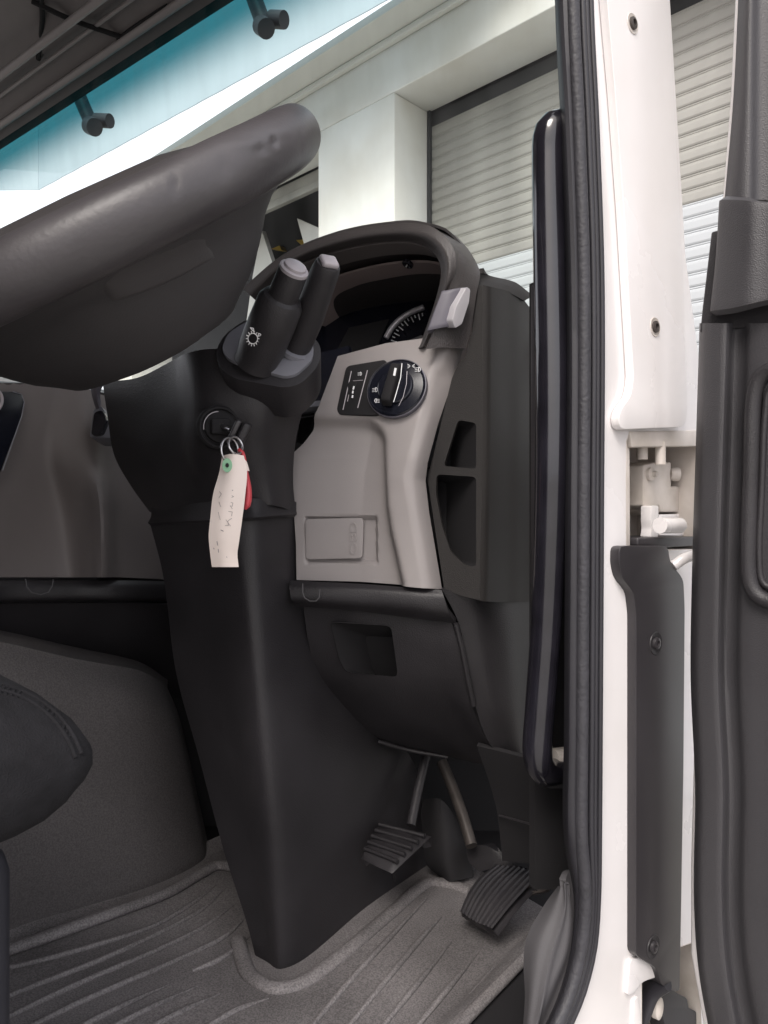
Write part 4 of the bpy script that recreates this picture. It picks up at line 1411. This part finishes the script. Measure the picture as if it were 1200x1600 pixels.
box('backrest', T(-.70, -.52, .25), (1, 0, 0), (0, 1, .25), (0, -.25, 1), (.50, .12, .75), 'seat', seat, .05)
for du in (0, -9):
    seam = [(3, 1072), (35, 1081), (65, 1097), (93, 1121), (114, 1150), (127, 1178)]
    pts = [ray(cush, u + du, v - du * .6, .0005) for u, v in seam]
    pts = [tuple(p) for p in pts if p is not None]
    if len(pts) > 2:
        tube('seam', pts, .0016, 'seat', seat, n=30, seg=8, world=True)
for i, (u, v) in enumerate(cr([np.array(p, float) for p in ((6, 1070), (35, 1078), (65, 1093), (93, 1116), (112, 1143))], 16)):
    a_, b_ = ray(cush, u + 2, v + 1, .0008), ray(cush, u - 7, v + 13, .0004)
    if a_ is not None and b_ is not None:
        tube('stitch', [tuple(a_), tuple(b_)], .0011, 'seat', seat, n=2, seg=6, world=True, smoothpath=False)

# ------------------------------------------------------------------ pedals
bp = thing('brake_pedal', 'black ribbed brake pedal hanging on a thin arm beside the column cover', 'pedal', at(612, 1370, .95))
BL = [(592, 1284, 1.02), (574, 1312, .99), (562, 1338, .97)]
BR = [(674, 1303, .985), (645, 1330, .955), (612, 1361, .93)]
sheet('pad', [BL, [(632, 1292, 1.0), (608, 1320, .97), (586, 1350, .948)], BR], 'black', bp, nu=14, nv=14, thick=.016, roll=.004, rollw=.12)
for t in (.10, .27, .44, .61, .80):
    a = np.array(lin(BL, 101)[int(t * 100)])
    b = np.array(lin(BR, 101)[int(t * 100)])
    a2, b2 = a + (b - a) * .05, a + (b - a) * .95
    tube('pad_rib', [(a2[0], a2[1] - 2, a2[2] - .003), (b2[0], b2[1] - 2, b2[2] - .003)], .0028, 'black', bp, n=4, seg=8, smoothpath=False)
tube('arm', [(642, 1290, 1.0), (652, 1240, 1.03), (664, 1190, 1.06), (676, 1150, 1.09)], .0065, 'black', bp, n=16)
apd = thing('accelerator_pedal', 'curved black accelerator pedal with long grooves near the door sill', 'pedal', at(770, 1450, .92))
AL = [(772, 1353, .995), (748, 1372, .975), (730, 1398, .955), (719, 1424, .94)]
AM = [(808, 1356, .975), (785, 1378, .953), (762, 1408, .93), (742, 1440, .915)]
AR = [(846, 1364, .955), (826, 1384, .935), (797, 1416, .91), (769, 1451, .893)]
sheet('tread', [AL, AM, AR], 'black', apd, nu=40, nv=30, thick=.014, disp=lambda u, v, s, t: .0022 * (1 if (s * 9) % 1 > .35 else 0))
tube('arm', [(690, 1190, 1.10), (706, 1228, 1.08), (722, 1272, 1.05), (737, 1322, 1.02)], .0115, 'dull', apd, n=20, flat=.7)
sheet('heel_block', [[(728, 1322, 1.06), (732, 1345, 1.05), (748, 1362, 1.04)], [(760, 1322, 1.04), (770, 1342, 1.03), (778, 1356, 1.02)], [(800, 1345, 1.02), (812, 1352, 1.01), (822, 1356, 1.0)]], 'black', apd, nu=10, nv=10, thick=.03)
plate('pedal_bracket', rnd([(800, 1400), (830, 1372), (862, 1366), (872, 1372), (852, 1392), (826, 1398)], 3), plane((800, 1400, .955), (862, 1366, .93), (852, 1392, .925)), .006, 'dull', apd,
      holes=[[(822, 1392), (832, 1380), (840, 1392)], [(846, 1388), (850, 1374), (862, 1374)]])
gs = thing('column_boot', 'black rubber boot hanging behind the brake pedal', 'boot', at(690, 1375, 1.1))
sheet('boot', [[(655, 1250, 1.12), (660, 1300, 1.10), (666, 1350, 1.09), (690, 1372, 1.09)], [(690, 1250, 1.09), (695, 1300, 1.07), (700, 1350, 1.06), (705, 1377, 1.06)], [(725, 1300, 1.11), (735, 1330, 1.09), (738, 1355, 1.085), (740, 1370, 1.08)]], 'blackm', gs, nu=14, nv=14, thick=.01)

# ------------------------------------------------------------------ grab handle
gh = thing('grab_handle', 'long glossy black grab handle on the door pillar', 'grab handle', at(838, 1200, .74))
tube('bar', [(892, 226, .745, .012), (886, 208, .728, .0145), (873, 198, .716, .0158), (860, 206, .712, .0160), (857, 240, .714, .0160), (859, 400, .716, .0160), (862, 620, .716, .0160), (860, 800, .718, .0156), (853, 980, .722, .0150),
             (843, 1120, .728, .0146), (840, 1180, .732, .0146), (850, 1205, .745, .0140), (876, 1204, .77, .013)], .016, 'gloss', gh, n=120, seg=24)
box('mount', at(890, 222, .745), RT, FW, UP, (.018, .03, .034), 'gloss', gh, .004)

# ------------------------------------------------------------------ open door
door = thing('door', 'open white door with black grained inner trim', None, T(-.1, .80, -1.0), parent=cab)
YD = Vector((.12, 1, 0)).normalized()
DP = wplane(T(-.2, .80, 0), YD)
DQ = wplane(T(-.2, .765, 0), YD)
plate('door_frame', [(1164, -300), (1150, -60), (1140, 150), (1127, 320), (1104, 480), (1092, 700), (1084, 1000), (1082, 1200), (1078, 1350), (1078, 1490), (1108, 1660), (1420, 1660), (1420, -300)], DP, .05, 'white', door, back=YD, bevel=.004,
      holes=[[(1196, -280), (1186, 300), (1400, 300), (1400, -280)]])
plate('window_pane', [(1192, -284), (1182, 304), (1404, 304), (1404, -284)], wplane(T(-.2, .825, 0), YD), .004, 'pane', door, smooth=False)


def dz(lf, pts, d=0):
    return [tuple(off(lf, d)(u, v)) for u, v in pts]


vs = [505, 700, 900, 1060, 1230, 1400, 1520, 1660]
e0 = [1093, 1087, 1081, 1079, 1086, 1084, 1092, 1118]
prof_d = [(0, -.020), (4, -.004), (12, .006), (34, .010), (44, .008), (54, -.006), (68, -.006), (82, .002), (110, .004), (200, .006), (320, .006)]
sheet('door_panel', [dz(DQ, [(e + du, v) for e, v in zip(e0, vs)], dd) for du, dd in prof_d], 'doorv', door, nu=80, nv=60, thick=.006, world=True)
up = [[(1122, 312), (1116, 400), (1107, 494)], [(1126, 306), (1121, 400), (1111, 492)], [(1150, 306), (1148, 400), (1140, 488)], [(1175, 308), (1172, 400), (1166, 482)], [(1200, 312), (1200, 400), (1200, 474)], [(1420, 330), (1420, 400), (1420, 440)]]
sheet('armrest_upper', [dz(DQ, r, d) for r, d in zip(up, (.0, .012, .022, .026, .022, .012))], 'doorv', door, nu=40, nv=30, thick=.01, world=True, roll=.006, rollw=.05)
plate('trim_flange', [(1111, 362), (1126, 358), (1126, 462), (1420, 430), (1420, 505), (1200, 508), (1093, 520), (1097, 480)], off(DQ, -.004), .02, 'black', door, bevel=.002)
sheet('window_trim', [dz(DQ, r, d) for r, d in (([(1168, -300), (1156, -60), (1146, 150), (1132, 312)], -.01), ([(1180, -300), (1168, -60), (1160, 150), (1147, 312)], .004), ([(1188, -300), (1176, -60), (1172, 150), (1170, 312)], .004), ([(1190, -300), (1188, -60), (1186, 150), (1184, 312)], -.006), ([(1217, -300), (1215, -60), (1214, 150), (1212, 312)], -.012))], 'doorv', door, nu=30, nv=20, thick=.006, world=True)
rg = [(1280, 572), (1210, 576), (1188, 590), (1178, 620), (1174, 720), (1170, 860), (1172, 905), (1182, 928), (1205, 940), (1280, 946)]
tube('handle_surround', [tuple(off(DQ, .008)(u, v)) for u, v in rg], .0075, 'black', door, n=70, world=True, flat=.8)
tube('handle_insert', [tuple(off(DQ, .006)(u, v)) for u, v in [(1260, 600), (1205, 606), (1196, 640), (1190, 760), (1186, 880), (1196, 915), (1260, 925)]], .003, 'black', door, n=50, world=True)
plate('handle_tray', [(1186, 600), (1280, 580), (1280, 938), (1180, 920), (1178, 860)], off(DQ, .002), .004, 'blackm', door)

for o in list(bpy.data.objects):
    if o.name.startswith('cutter'):
        bpy.data.objects.remove(o)
